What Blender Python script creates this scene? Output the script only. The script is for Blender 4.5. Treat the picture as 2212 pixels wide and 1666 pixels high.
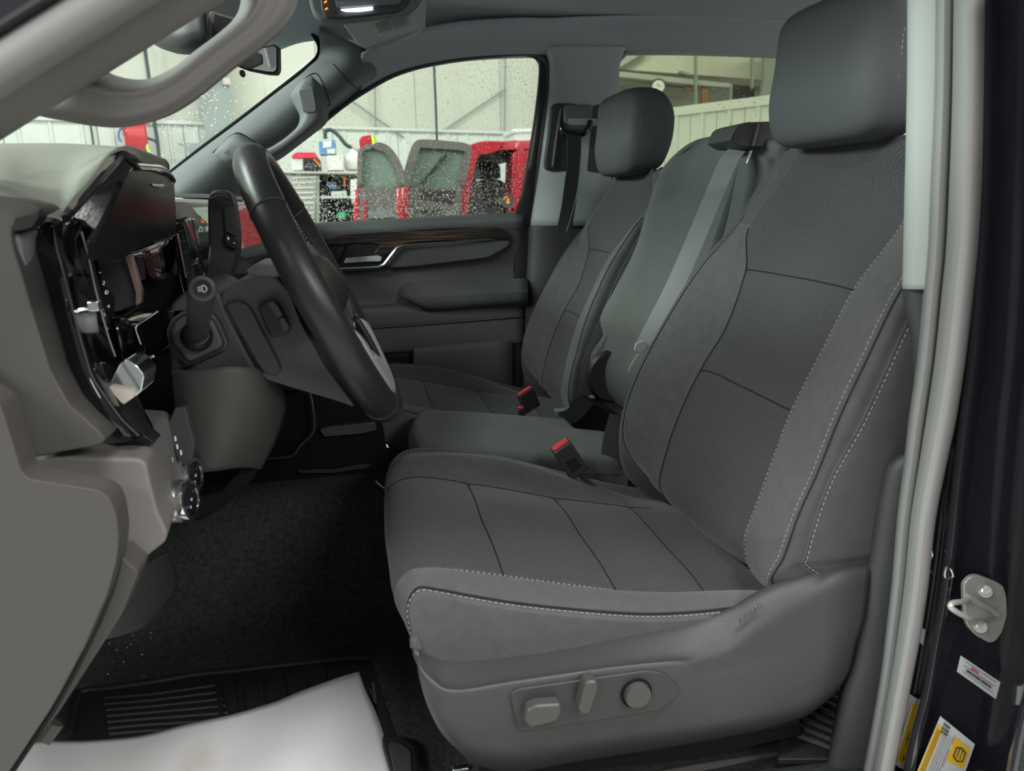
import bpy, bmesh, math, random
from mathutils import Vector, Matrix
random.seed(7)
for o in list(bpy.data.objects): bpy.data.objects.remove(o)
SC = bpy.context.scene
COL = SC.collection
# ---------------------------------------------------------------- camera
FW, FH, F = 2212, 1666, 1600.0
CX, CY = FW/2, FH/2
EYE = Vector((0, 0, .8))
_a = Vector(((777-CX)/F, (448-CY)/F, 1)).normalized()                 # world +Y (across the cab) seen from the camera
_vx = 1250.0
_vy = CY + (F*F + (777-CX)*(_vx-CX))/(CY-448.0)
_d = Vector(((_vx-CX)/F, (_vy-CY)/F, 1)).normalized()                 # world down
_d = (_d - _a*_d.dot(_a)).normalized()
_x = _a.cross(-_d)                                                    # world +X (towards the rear of the truck)
def to_world(c): return Vector((c.dot(_x), c.dot(_a), -c.dot(_d)))
_r, _u, _b = to_world(Vector((1,0,0))), to_world(Vector((0,-1,0))), to_world(Vector((0,0,-1)))
cam_data = bpy.data.cameras.new('camera')
cam_data.sensor_width = 36; cam_data.lens = F/FW*36
cam_data.clip_start = .05; cam_data.clip_end = 200
cam = bpy.data.objects.new('camera', cam_data); COL.objects.link(cam)
cam.matrix_world = Matrix(((_r.x,_u.x,_b.x,EYE.x),(_r.y,_u.y,_b.y,EYE.y),(_r.z,_u.z,_b.z,EYE.z),(0,0,0,1)))
cam_data.dof.use_dof = True; cam_data.dof.focus_distance = 1.35; cam_data.dof.aperture_fstop = 6.5
SC.camera = cam
# ---------------------------------------------------------------- world, lamps, exposure
SC.view_settings.view_transform = 'Standard'; SC.view_settings.look = 'None'
SC.view_settings.gamma = 1; SC.view_settings.use_curve_mapping = False
SC.view_settings.exposure = 0.0
world = bpy.data.worlds.new('world'); SC.world = world; world.use_nodes = True
world.node_tree.nodes['Background'].inputs[0].default_value = (.93, 1.0, .93, 1)
world.node_tree.nodes['Background'].inputs[1].default_value = .30
def area(name, loc, target, sx, sy, power, color):
    l = bpy.data.lights.new(name, 'AREA'); l.shape = 'RECTANGLE'; l.size = sx; l.size_y = sy; l.energy = power; l.color = color
    o = bpy.data.objects.new(name, l); COL.objects.link(o); o.location = loc
    o.rotation_euler = (Vector(target)-Vector(loc)).to_track_quat('-Z', 'Y').to_euler(); return o
area('lamp_strip_door', (1.1, -.55, 4.1), (.6, .9, .3), 2.6, .25, 180, (1, .95, .94))
area('lamp_fill_side', (2.4, -2.8, 2.7), (.6, .9, .3), 2.4, .3, 105, (1, .955, .94))  # unseen fill lamp, added to soften the steep door light
area('lamp_strip_rear', (4.4, -1.2, 2.8), (.6, 1.2, .3), .4, 2.4, 40, (1, .96, .94))
area('lamp_fill_entry', (-3.2, -1.7, 3.2), (-.2, .9, .7), 2.6, .35, 135, (1, .965, .93))  # added unseen lamp: brightens dash end, kick panel, handle and seat fronts
area('lamp_strip_front', (-5.2, 1.2, 2.7), (.5, 1.4, .7), 3.0, .8, 380, (.90, 1, .96))
area('lamp_fill_hood', (-3.2, 2.2, 4.0), (-.5, 1.2, .9), 2.6, .4, 165, (.93, 1, .95))  # added unseen lamp above the bonnet to lift the dash top
area('lamp_strip_bay', (1.5, 6.2, 3.9), (-.5, 9.5, .5), 6.5, .5, 150, (.97, 1, .9))
area('lamp_strip_far', (-3.2, 5.2, 3.9), (-4.5, 8.5, .8), 4.5, .5, 75, (.95, 1, .93))
area('lamp_strip_back', (7.5, 6.5, 3.9), (6, 9.5, 1.2), 3.5, .5, 70, (1, 1, .88))
# ---------------------------------------------------------------- helpers
def W(u, v, Y):
    d = to_world(Vector(((u-CX)/F, (v-CY)/F, 1))); return EYE + d*(Y/d.y)
def WX(u, v, X):
    d = to_world(Vector(((u-CX)/F, (v-CY)/F, 1))); return EYE + d*(X/d.x)
def WZ(u, v, Z):
    d = to_world(Vector(((u-CX)/F, (v-CY)/F, 1))); return EYE + d*((Z-.8)/d.z)
def V(*a): return Vector(a)
def wloc(o):
    p = Vector((0,0,0))
    while o is not None: p += o.location; o = o.parent
    return p
def root(name, label, cat, loc=(0,0,0), group=None):
    o = bpy.data.objects.new(name, None); o.empty_display_size = .05; COL.objects.link(o); o.location = loc
    o['label'] = label; o['category'] = cat
    if group: o['group'] = group
    return o
def sroot(name, loc=(0,0,0)):
    o = bpy.data.objects.new(name, None); o.empty_display_size = .05; COL.objects.link(o); o.location = loc
    o['kind'] = 'structure'; return o
def tag(o, label=None, cat=None, group=None, kind=None):
    for k, v in (('label',label),('category',cat),('group',group),('kind',kind)):
        if v: o[k] = v
    return o
def mob(name, verts, faces, m, parent=None, sharp=40, bev=0, bseg=3, solid=0, soff=-1, smooth=True, sub=0):
    p = wloc(parent) if parent is not None else Vector((0,0,0))
    me = bpy.data.meshes.new(name)
    me.from_pydata([tuple(Vector(q)-p) for q in verts], [], faces)
    bm = bmesh.new(); bm.from_mesh(me)
    bmesh.ops.remove_doubles(bm, verts=bm.verts, dist=1e-6)
    if not solid: bmesh.ops.recalc_face_normals(bm, faces=bm.faces)
    bm.to_mesh(me); bm.free()
    if smooth:
        for f in me.polygons: f.use_smooth = True
        me.set_sharp_from_angle(angle=math.radians(sharp))
    o = bpy.data.objects.new(name, me); COL.objects.link(o); me.materials.append(m)
    if parent is not None: o.parent = parent
    if sub:
        s = o.modifiers.new('s', 'SUBSURF'); s.levels = s.render_levels = sub
    if solid:
        s = o.modifiers.new('t', 'SOLIDIFY'); s.thickness = solid; s.offset = soff
    if bev:
        b = o.modifiers.new('b', 'BEVEL'); b.width = bev; b.segments = bseg; b.limit_method = 'ANGLE'; b.angle_limit = math.radians(40)
        b.harden_normals = False
    return o
def cr(p0, p1, p2, p3, t):
    return ((p1*2) + (p2-p0)*t + (p0*2-p1*5+p2*4-p3)*t*t + (p1*3-p0-p2*3+p3)*t*t*t)*.5
def spline(pts, n, closed=False):
    pts = [Vector(p) for p in pts]; L = len(pts); out = []
    for i in range(L if closed else L-1):
        if closed: a,b,c,d = pts[i-1], pts[i], pts[(i+1)%L], pts[(i+2)%L]
        else:
            b, c = pts[i], pts[i+1]
            a = pts[i-1] if i else b*2-c
            d = pts[i+2] if i+2 < L else c*2-b
        for k in range(n): out.append(cr(a,b,c,d,k/n))
    if not closed: out.append(pts[-1])
    return out
def grid_faces(R, C, cu=False, cv=False):
    f = []
    for i in range(R if cu else R-1):
        for j in range(C if cv else C-1):
            a, b = i*C+j, i*C+(j+1)%C; c, d = ((i+1)%R)*C+(j+1)%C, ((i+1)%R)*C+j
            f.append((a,b,c,d))
    return f
def surf(rows, nr=4, nc=4, closed=False):
    """rows of world points -> dense grid (list of lists)"""
    r1 = [spline(r, nc, closed) for r in rows]
    cols = list(zip(*r1)); c1 = [spline(c, nr) for c in cols]
    return [list(r) for r in zip(*c1)]
def patch(name, rows, m, parent=None, nr=4, nc=4, solid=.004, soff=-1, disp=None, closed=False, cap=False, flip=False, sharp=50, **k):
    g = surf(rows, nr, nc, closed)
    if disp:
        R, C = len(g), len(g[0]); out = []
        for i in range(R):
            r = []
            for j in range(C):
                du = g[min(i+1,R-1)][j]-g[max(i-1,0)][j]; dv = g[i][min(j+1,C-1)]-g[i][max(j-1,0)]
                n = du.cross(dv)
                n = n.normalized() if n.length > 1e-12 else Vector((0,0,1))
                r.append(g[i][j] + n*disp(i/nr, j/nc))
            out.append(r)
        g = out
    R, C = len(g), len(g[0])
    vs = [p for r in g for p in r]; fs = grid_faces(R, C, cv=closed)
    if cap and closed:
        fs.append(tuple(range(C))); fs.append(tuple((R-1)*C+j for j in reversed(range(C))))
        solid = 0
    if flip: fs = [tuple(reversed(f)) for f in fs]
    return mob(name, vs, fs, m, parent, solid=solid, soff=soff, sharp=sharp, **k), g
def rp(pts, r, n=5):
    """round the corners of a closed polygon given by tuples whose first two entries are in the polygon's plane; a point may be (.., ('r',val))"""
    out = []; L = len(pts)
    P = [Vector(p) for p in pts]
    for i in range(L):
        rr = r[i] if isinstance(r, (list,tuple)) else r
        a, b, c = P[i-1], P[i], P[(i+1)%L]
        d1, d2 = (a-b), (c-b)
        if rr <= 0: out.append(b); continue
        k = min(rr, d1.length*.48, d2.length*.48)
        p, q = b+d1.normalized()*k, b+d2.normalized()*k
        for t in range(n+1):
            s = t/n; out.append(p*(1-s)**2 + b*2*s*(1-s) + q*s*s)
    return out
def prism(name, pts, vec, m, parent=None, bev=.003, **k):
    pts = [Vector(p) for p in pts]; vec = Vector(vec); n = len(pts)
    vs = pts + [p+vec for p in pts]
    fs = [tuple(range(n)), tuple(n+i for i in reversed(range(n)))] + [(i, i+n, (i+1)%n+n, (i+1)%n) for i in range(n)]
    return mob(name, vs, fs, m, parent, bev=bev, **k)
def uv(poly, Y, r=0, n=5):
    """pixel outline -> world polygon at depth Y, corners rounded by r pixels"""
    q = [tuple(p[:2])+(0,) for p in poly]
    if r: q = rp(q, r, n)
    return [W(p[0], p[1], Y) for p in q]
def slab(name, poly, Y, dY, m, parent=None, r=0, bev=.003, n=5, **k):
    return prism(name, uv(poly, Y, r, n), (0,dY,0), m, parent, bev, **k)
def frames(pts, closed=False):
    n = len(pts); T = []
    for i in range(n):
        a = pts[i-1] if (i or closed) else pts[i]; b = pts[(i+1)%n] if (i < n-1 or closed) else pts[i]
        T.append((b-a).normalized())
    up = Vector((0,1,0)) if abs(T[0].y) < .9 else Vector((0,0,1))
    N = [(up - T[0]*up.dot(T[0])).normalized()]
    for i in range(1, n):
        v = N[-1]-T[i]*N[-1].dot(T[i]); N.append(v.normalized())
    return T, N
def tube(name, pts, r, m, parent=None, seg=8, closed=False, n=1, flat=1.0, **k):
    pts = spline(pts, n, closed) if n > 1 else [Vector(p) for p in pts]
    L = len(pts); T, N = frames(pts, closed)
    rr = r if callable(r) else (lambda t: r)
    vs = []
    for i, p in enumerate(pts):
        B = T[i].cross(N[i]); q = rr(i/max(L-1,1))
        for j in range(seg):
            a = 2*math.pi*j/seg; vs.append(p + N[i]*math.cos(a)*q + B*math.sin(a)*q*flat)
    fs = grid_faces(L, seg, cu=closed, cv=True)
    if not closed: fs += [tuple(range(seg)), tuple((L-1)*seg+j for j in reversed(range(seg)))]
    return mob(name, vs, fs, m, parent, **k)
def ribbon(name, pts, w, m, parent=None, side=(0,1,0), t=.0015, n=4, **k):
    pts = spline(pts, n); vs = []; s = Vector(side).normalized()
    T, _ = frames(pts)
    for p, tt in zip(pts, T):
        q = (s - tt*s.dot(tt)).normalized(); nn = tt.cross(q)
        for a, b in ((-1,-1),(1,-1),(1,1),(-1,1)): vs.append(p + q*w/2*a + nn*t/2*b)
    L = len(pts); fs = grid_faces(L, 4, cv=True) + [(3,2,1,0), tuple((L-1)*4+j for j in range(4))]
    return mob(name, vs, fs, m, parent, **k)
def lathe(name, prof, org, axis, m, parent=None, seg=28, **k):
    """prof: (distance along axis, radius)"""
    ax = Vector(axis).normalized(); org = Vector(org)
    u = ax.cross(Vector((0,0,1)) if abs(ax.z) < .9 else Vector((1,0,0))).normalized(); v = ax.cross(u)
    vs = []; 
    for h, r in prof:
        for j in range(seg):
            a = 2*math.pi*j/seg; vs.append(org + ax*h + (u*math.cos(a)+v*math.sin(a))*max(r,1e-5))
    fs = grid_faces(len(prof), seg, cv=True)
    fs += [tuple(range(seg)), tuple((len(prof)-1)*seg+j for j in reversed(range(seg)))]
    return mob(name, vs, fs, m, parent, **k)
def box(name, c, s, m, parent=None, bev=.002, rot=None, **k):
    c = Vector(c); vs = []
    M = rot if rot is not None else Matrix.Identity(3)
    for x in (-1,1):
        for y in (-1,1):
            for z in (-1,1): vs.append(c + M @ Vector((x*s[0]/2, y*s[1]/2, z*s[2]/2)))
    fs = [(0,1,3,2),(4,6,7,5),(0,4,5,1),(2,3,7,6),(0,2,6,4),(1,5,7,3)]
    return mob(name, vs, fs, m, parent, bev=bev, **k)
def boxes(name, lst, m, parent=None, bev=0, **k):
    """many small boxes in one mesh: (centre, size, rotation or None)"""
    vs, fs = [], []
    for c, s, M in lst:
        M = M if M is not None else Matrix.Identity(3); b = len(vs)
        for x in (-1,1):
            for y in (-1,1):
                for z in (-1,1): vs.append(Vector(c) + M @ Vector((x*s[0]/2, y*s[1]/2, z*s[2]/2)))
        fs += [tuple(b+i for i in f) for f in ((0,1,3,2),(4,6,7,5),(0,4,5,1),(2,3,7,6),(0,2,6,4),(1,5,7,3))]
    return mob(name, vs, fs, m, parent, bev=bev, **k)
def sellipse(cx, cy, z, a, b, e=3.5, n=28, tilt=None):
    out = []
    for j in range(n):
        t = 2*math.pi*j/n; c, s = math.cos(t), math.sin(t)
        out.append(Vector((cx + a*math.copysign(abs(c)**(2/e), c), cy + b*math.copysign(abs(s)**(2/e), s), z)))
    return out
def stitches(name, pts, m, parent, ln=.0042, gap=.0032, w=.0011, off=(0,0,0)):
    """dashes of thread along a world polyline"""
    off = Vector(off); pts = [Vector(p)+off for p in pts]; lst = []; cum = [0]
    for a, b in zip(pts, pts[1:]): cum.append(cum[-1]+(b-a).length)
    k = 0
    def at(x):
        nonlocal k
        while k < len(pts)-2 and cum[k+1] < x: k += 1
        L = cum[k+1]-cum[k]; t = (x-cum[k])/L if L > 1e-9 else 0; return pts[k].lerp(pts[k+1], t)
    pos = 0
    while pos+ln < cum[-1]:
        a = at(pos); b = at(pos+ln); d = b-a
        if d.length > 1e-5: lst.append(((a+b)/2, (ln, w, w), d.to_track_quat('X','Z').to_matrix()))
        pos += ln+gap
    o = boxes(name, lst, m, parent, smooth=False); o['kind'] = 'stuff'; return o
def textobj(name, s, loc, xdir, ydir, size, m, parent=None, ext=.0003, ax='CENTER'):
    cu = bpy.data.curves.new(name, 'FONT'); cu.body = s; cu.size = size; cu.extrude = ext; cu.align_x = ax; cu.align_y = 'CENTER'
    cu.materials.append(m); o = bpy.data.objects.new(name, cu); COL.objects.link(o)
    x = Vector(xdir).normalized(); z = x.cross(Vector(ydir)).normalized(); y = z.cross(x)
    M = Matrix((x,y,z)).transposed().to_4x4(); M.translation = Vector(loc) - (wloc(parent) if parent is not None else Vector((0,0,0)))
    COL.objects.unlink(o); bpy.context.scene.collection.objects.link(o)
    bpy.context.view_layer.update()
    me = bpy.data.meshes.new_from_object(o.evaluated_get(bpy.context.evaluated_depsgraph_get()))
    bpy.data.objects.remove(o); me.name = name; me.transform(M)
    o = bpy.data.objects.new(name, me); COL.objects.link(o)
    if not me.materials: me.materials.append(m)
    if parent is not None: o.parent = parent
    return o
# ---------------------------------------------------------------- materials
def mat(name, col, rough=.5, metal=0, bump=None, coat=0, spec=.5, var=0, varscale=8, sheen=0, emit=None, alpha=1, trans=0, ior=1.45):
    m = bpy.data.materials.new(name); m.use_nodes = True; nt = m.node_tree; b = nt.nodes['Principled BSDF']
    b.inputs['Base Color'].default_value = (*col, 1); b.inputs['Roughness'].default_value = rough; b.inputs['Metallic'].default_value = metal
    b.inputs['Specular IOR Level'].default_value = spec; b.inputs['Coat Weight'].default_value = coat; b.inputs['Coat Roughness'].default_value = .04
    b.inputs['Sheen Weight'].default_value = sheen; b.inputs['Transmission Weight'].default_value = trans; b.inputs['IOR'].default_value = ior
    if emit: b.inputs['Emission Color'].default_value = (*emit[0], 1); b.inputs['Emission Strength'].default_value = emit[1]
    tc = nt.nodes.new('ShaderNodeTexCoord')
    if bump:
        sc, st = bump[:2]
        n = nt.nodes.new('ShaderNodeTexNoise'); n.inputs['Scale'].default_value = sc; n.inputs['Detail'].default_value = 3
        nt.links.new(tc.outputs['Object'], n.inputs['Vector'])
        bp = nt.nodes.new('ShaderNodeBump'); bp.inputs['Strength'].default_value = st; bp.inputs['Distance'].default_value = .001
        nt.links.new(n.outputs['Fac'], bp.inputs['Height']); nt.links.new(bp.outputs['Normal'], b.inputs['Normal'])
    if var:
        n = nt.nodes.new('ShaderNodeTexNoise'); n.inputs['Scale'].default_value = varscale; n.inputs['Detail'].default_value = 6
        nt.links.new(tc.outputs['Object'], n.inputs['Vector'])
        r = nt.nodes.new('ShaderNodeMapRange'); r.inputs['From Min'].default_value = .3; r.inputs['From Max'].default_value = .7
        r.inputs['To Min'].default_value = 1-var; r.inputs['To Max'].default_value = 1+var
        nt.links.new(n.outputs['Fac'], r.inputs['Value'])
        mx = nt.nodes.new('ShaderNodeVectorMath'); mx.operation = 'SCALE'; mx.inputs[0].default_value = col
        nt.links.new(r.outputs['Result'], mx.inputs['Scale']); nt.links.new(mx.outputs[0], b.inputs['Base Color'])
    return m
def glass(name, tint=(.96,.99,.97), refl=.9, rough=0.0):
    m = bpy.data.materials.new(name); m.use_nodes = True; nt = m.node_tree; nt.nodes.remove(nt.nodes['Principled BSDF'])
    out = nt.nodes['Material Output']; tr = nt.nodes.new('ShaderNodeBsdfTransparent'); tr.inputs[0].default_value = (*tint,1)
    gl = nt.nodes.new('ShaderNodeBsdfGlossy'); gl.inputs['Roughness'].default_value = rough; gl.inputs[0].default_value = (refl,refl,refl,1)
    lw = nt.nodes.new('ShaderNodeLayerWeight'); lw.inputs[0].default_value = .5
    pw = nt.nodes.new('ShaderNodeMath'); pw.operation = 'POWER'; pw.inputs[1].default_value = 5
    ma = nt.nodes.new('ShaderNodeMath'); ma.operation = 'MULTIPLY_ADD'; ma.inputs[1].default_value = .9; ma.inputs[2].default_value = .035; mx = nt.nodes.new('ShaderNodeMixShader')
    nt.links.new(lw.outputs['Facing'], pw.inputs[0]); nt.links.new(pw.outputs[0], ma.inputs[0]); nt.links.new(ma.outputs[0], mx.inputs[0])
    nt.links.new(tr.outputs[0], mx.inputs[1]); nt.links.new(gl.outputs[0], mx.inputs[2])
    nt.links.new(mx.outputs[0], out.inputs[0]); return m
def weave(name, col, scale, rough=.95, k=.35, diag=True):
    """cloth with little herringbone dashes: bump and slight tone"""
    m = mat(name, col, rough, spec=.25, sheen=.15); nt = m.node_tree; b = nt.nodes['Principled BSDF']
    tc = nt.nodes['Texture Coordinate']; mp = nt.nodes.new('ShaderNodeMapping'); mp.inputs['Rotation'].default_value = (0,0,math.radians(20))
    nt.links.new(tc.outputs['Object'], mp.inputs[0])
    br = nt.nodes.new('ShaderNodeTexChecker'); br.inputs['Scale'].default_value = scale
    w1 = nt.nodes.new('ShaderNodeTexWave'); w1.inputs['Scale'].default_value = scale*1.6; w1.bands_direction = 'DIAGONAL'
    w2 = nt.nodes.new('ShaderNodeTexWave'); w2.inputs['Scale'].default_value = scale*1.6; w2.bands_direction = 'X'
    mx = nt.nodes.new('ShaderNodeMix'); mx.data_type = 'FLOAT'
    nz = nt.nodes.new('ShaderNodeTexNoise'); nz.inputs['Scale'].default_value = 900
    for n in (br, w1, w2, nz): nt.links.new((tc.outputs['Object'] if n is nz else mp.outputs[0]), n.inputs['Vector'])
    nt.links.new(br.outputs['Fac'], mx.inputs[0]); nt.links.new(w1.outputs['Fac'], mx.inputs[2]); nt.links.new(w2.outputs['Fac'], mx.inputs[3])
    ad = nt.nodes.new('ShaderNodeMath'); ad.operation = 'ADD'; nt.links.new(mx.outputs[0], ad.inputs[0]); nt.links.new(nz.outputs['Fac'], ad.inputs[1])
    rg = nt.nodes.new('ShaderNodeMapRange'); rg.inputs['From Min'].default_value = .3; rg.inputs['From Max'].default_value = 1.6; rg.inputs['To Min'].default_value = .62; rg.inputs['To Max'].default_value = 1.45
    sc_ = nt.nodes.new('ShaderNodeVectorMath'); sc_.operation = 'SCALE'; sc_.inputs[0].default_value = col
    nt.links.new(ad.outputs[0], rg.inputs['Value']); nt.links.new(rg.outputs['Result'], sc_.inputs['Scale']); nt.links.new(sc_.outputs[0], b.inputs['Base Color'])
    bp = nt.nodes.new('ShaderNodeBump'); bp.inputs['Strength'].default_value = k; bp.inputs['Distance'].default_value = .0012
    nt.links.new(ad.outputs[0], bp.inputs['Height']); nt.links.new(bp.outputs['Normal'], b.inputs['Normal'])
    return m
M = {}
M['cloth'] = mat('charcoal_cloth', (.066,.067,.070), .92, bump=(1400,.35), spec=.25, var=.10, varscale=40, sheen=.15)
M['cloth_centre'] = weave('woven_cloth', (.052,.051,.055), 95)
M['cloth_bolster'] = mat('grey_cloth', (.080,.080,.080), .93, bump=(1500,.4), spec=.25, var=.10, varscale=60, sheen=.15)
M['cloth_mid'] = mat('plain_cloth', (.105,.112,.108), .95, bump=(1200,.3), spec=.2, var=.05, varscale=30, sheen=.1)
M['headrest'] = mat('headrest_vinyl', (.072,.076,.082), .62, bump=(900,.2), spec=.35)
M['seam'] = mat('seam_dark', (.012,.012,.013), .9)
M['thread'] = mat('thread_grey', (.30,.31,.32), .8)
M['liner'] = mat('headliner_cloth', (.36,.39,.43), .95, bump=(700,.3), spec=.2, var=.04, varscale=4)
M['trim_grey'] = mat('grey_trim', (.150,.163,.168), .65, bump=(600,.2), spec=.4)
M['trim_light'] = mat('light_grey_trim', (.35,.375,.36), .6, bump=(600,.15), spec=.4)
M['plastic'] = mat('dark_plastic', (.052,.053,.056), .5, bump=(800,.35), spec=.5)
M['plastic_warm'] = mat('charcoal_plastic', (.066,.063,.060), .55, bump=(800,.35), spec=.45)
M['warm_light'] = mat('warm_grey_plastic', (.165,.157,.150), .55, bump=(800,.35), spec=.45)
M['hood_black'] = mat('hood_black', (.004,.004,.005), .25, spec=.12)
M['shield'] = mat('seat_shield_plastic', (.046,.045,.046), .42, bump=(700,.5), spec=.5)
M['black'] = mat('black_plastic', (.012,.012,.013), .45, spec=.5)
M['blackm'] = mat('black_matte', (.008,.008,.009), .9, spec=.2)
M['piano'] = mat('piano_black', (.004,.0045,.005), .06, coat=.6, spec=.6)
M['rubber'] = mat('weatherstrip_rubber', (.23,.23,.228), .6, bump=(400,.2), spec=.4)
M['paint'] = mat('black_paint', (.017,.017,.024), .16, coat=1, spec=.6)
M['door_plastic'] = mat('door_plastic', (.105,.108,.112), .5, bump=(800,.3), spec=.5)
M['pillar'] = mat('pillar_trim', (.40,.435,.455), .6, bump=(600,.2), spec=.4)
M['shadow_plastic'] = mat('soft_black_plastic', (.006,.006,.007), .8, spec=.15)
M['satin_grey'] = mat('grey_tongue', (.42,.42,.42), .45)
M['spoke'] = mat('silver_spoke', (.60,.60,.66), .35, metal=.45)
M['chrome'] = mat('chrome', (.78,.80,.80), .12, metal=1)
M['satin'] = mat('satin_metal', (.55,.56,.60), .28, metal=1)
M['leather'] = mat('wheel_leather', (.017,.017,.018), .36, bump=(500,.15), spec=.5)
M['carpet'] = mat('black_carpet', (.036,.042,.039), .98, bump=(900,1.0), spec=.1, var=.35, varscale=120)
M['mat_rubber'] = mat('floor_mat_rubber', (.010,.011,.011), .6)
M['paper'] = mat('white_paper', (.56,.57,.575), .75, bump=(260,.25), spec=.3, var=.03, varscale=6)
M['red'] = mat('buckle_red', (.62,.035,.05), .4)
M['dgrey'] = mat('dark_grey_button', (.035,.035,.036), .5)
M['belt'] = mat('belt_webbing', (.20,.212,.225), .55, bump=(700,.5), spec=.5)
M['belt_dark'] = mat('belt_webbing_dark', (.05,.054,.058), .6, bump=(700,.5))
M['white'] = mat('label_white', (.62,.66,.68), .5)
M['ink'] = mat('label_ink', (.05,.05,.06), .6)
M['yellow'] = mat('label_yellow', (.85,.52,.02), .5)
M['dash_top'] = mat('dash_top_vinyl', (.22,.225,.195), .8, bump=(900,.3), spec=.3)
M['glow'] = mat('backlit_symbol', (.1,.1,.1), .5, emit=((.75,.75,1), .5))
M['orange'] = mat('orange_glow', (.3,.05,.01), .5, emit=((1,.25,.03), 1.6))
M['dome'] = mat('dome_lamp', (.5,.5,.6), .3, emit=((.75,.82,1), 3.2))
M['glass'] = glass('window_glass')
M['water'] = mat('water_drop', (1,1,1), .0, trans=1, ior=1.33)
# ================================================================ SEATS
def gpt(g, i, j, lift=0):
    R, C = len(g), len(g[0]); i = min(max(i,0),R-1.001); j = min(max(j,0),C-1.001)
    a, b = int(i), int(j); s, t = i-a, j-b
    p = g[a][b]*(1-s)*(1-t) + g[a+1][b]*s*(1-t) + g[a][b+1]*(1-s)*t + g[a+1][b+1]*s*t
    if lift:
        n = (g[a+1][b]-g[a][b]).cross(g[a][b+1]-g[a][b])
        if n.length > 1e-12: p = p + n.normalized()*lift
    return p
def tab0(x, T):
    for (a,p),(b,q) in zip(T, T[1:]):
        if x <= b: return p+(q-p)*min(max((x-a)/(b-a),0),1)
    return T[-1][1]
def gs(d, w): return math.exp(-(d/w)**2)
# ---- backrest of the driver's seat: rows from shoulder to base; columns across, far side first
BACK_V = [
 # far edge        far stitch    far seam      centre        near seam     stitch       near crest    side seam
 [(1705,322,1.28),(1712,322,1.26),(1735,318,1.2),(1840,314,1.08),(1955,299,.955),(1975,296,.94),(2010,297,.90),(2040,308,.885)],
 [(1645,392,1.325),(1655,394,1.30),(1680,396,1.22),(1832,402,1.08),(1982,398,.94),(2002,398,.915),(2048,403,.855),(2072,420,.84)],
 [(1588,480,1.35),(1600,484,1.315),(1613,492,1.23),(1788,498,1.08),(1935,503,.94),(1950,503,.91),(2004,515,.815),(2040,535,.795)],
 [(1506,578,1.36),(1519,584,1.32),(1607,582,1.225),(1728,601,1.08),(1845,625,.94),(1862,630,.905),(1925,652,.805),(1966,684,.785)],
 [(1440,685,1.36),(1452,692,1.32),(1568,700,1.225),(1680,728,1.08),(1779,755,.94),(1797,760,.905),(1866,775,.80),(1912,803,.78)],
 [(1380,795,1.36),(1393,803,1.32),(1510,797,1.22),(1608,838,1.08),(1710,888,.94),(1734,886,.905),(1808,898,.80),(1857,920,.78)],
 [(1347,885,1.36),(1361,892,1.315),(1462,900,1.22),(1566,948,1.08),(1668,1000,.94),(1692,990,.90),(1760,1022,.80),(1796,1030,.78)],
 [(1337,962,1.355),(1358,958,1.31),(1432,990,1.22),(1535,1050,1.08),(1632,1100,.94),(1652,1090,.90),(1721,1108,.80),(1762,1118,.78)],
 [(1350,1022,1.345),(1390,1014,1.30),(1421,1050,1.22),(1518,1118,1.08),(1604,1180,.94),(1622,1168,.90),(1688,1200,.80),(1737,1205,.78)],
 [(1392,1066,1.33),(1424,1044,1.29),(1445,1085,1.22),(1535,1160,1.08),(1622,1225,.94),(1632,1240,.90),(1662,1262,.81),(1736,1226,.785)],
]
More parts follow.
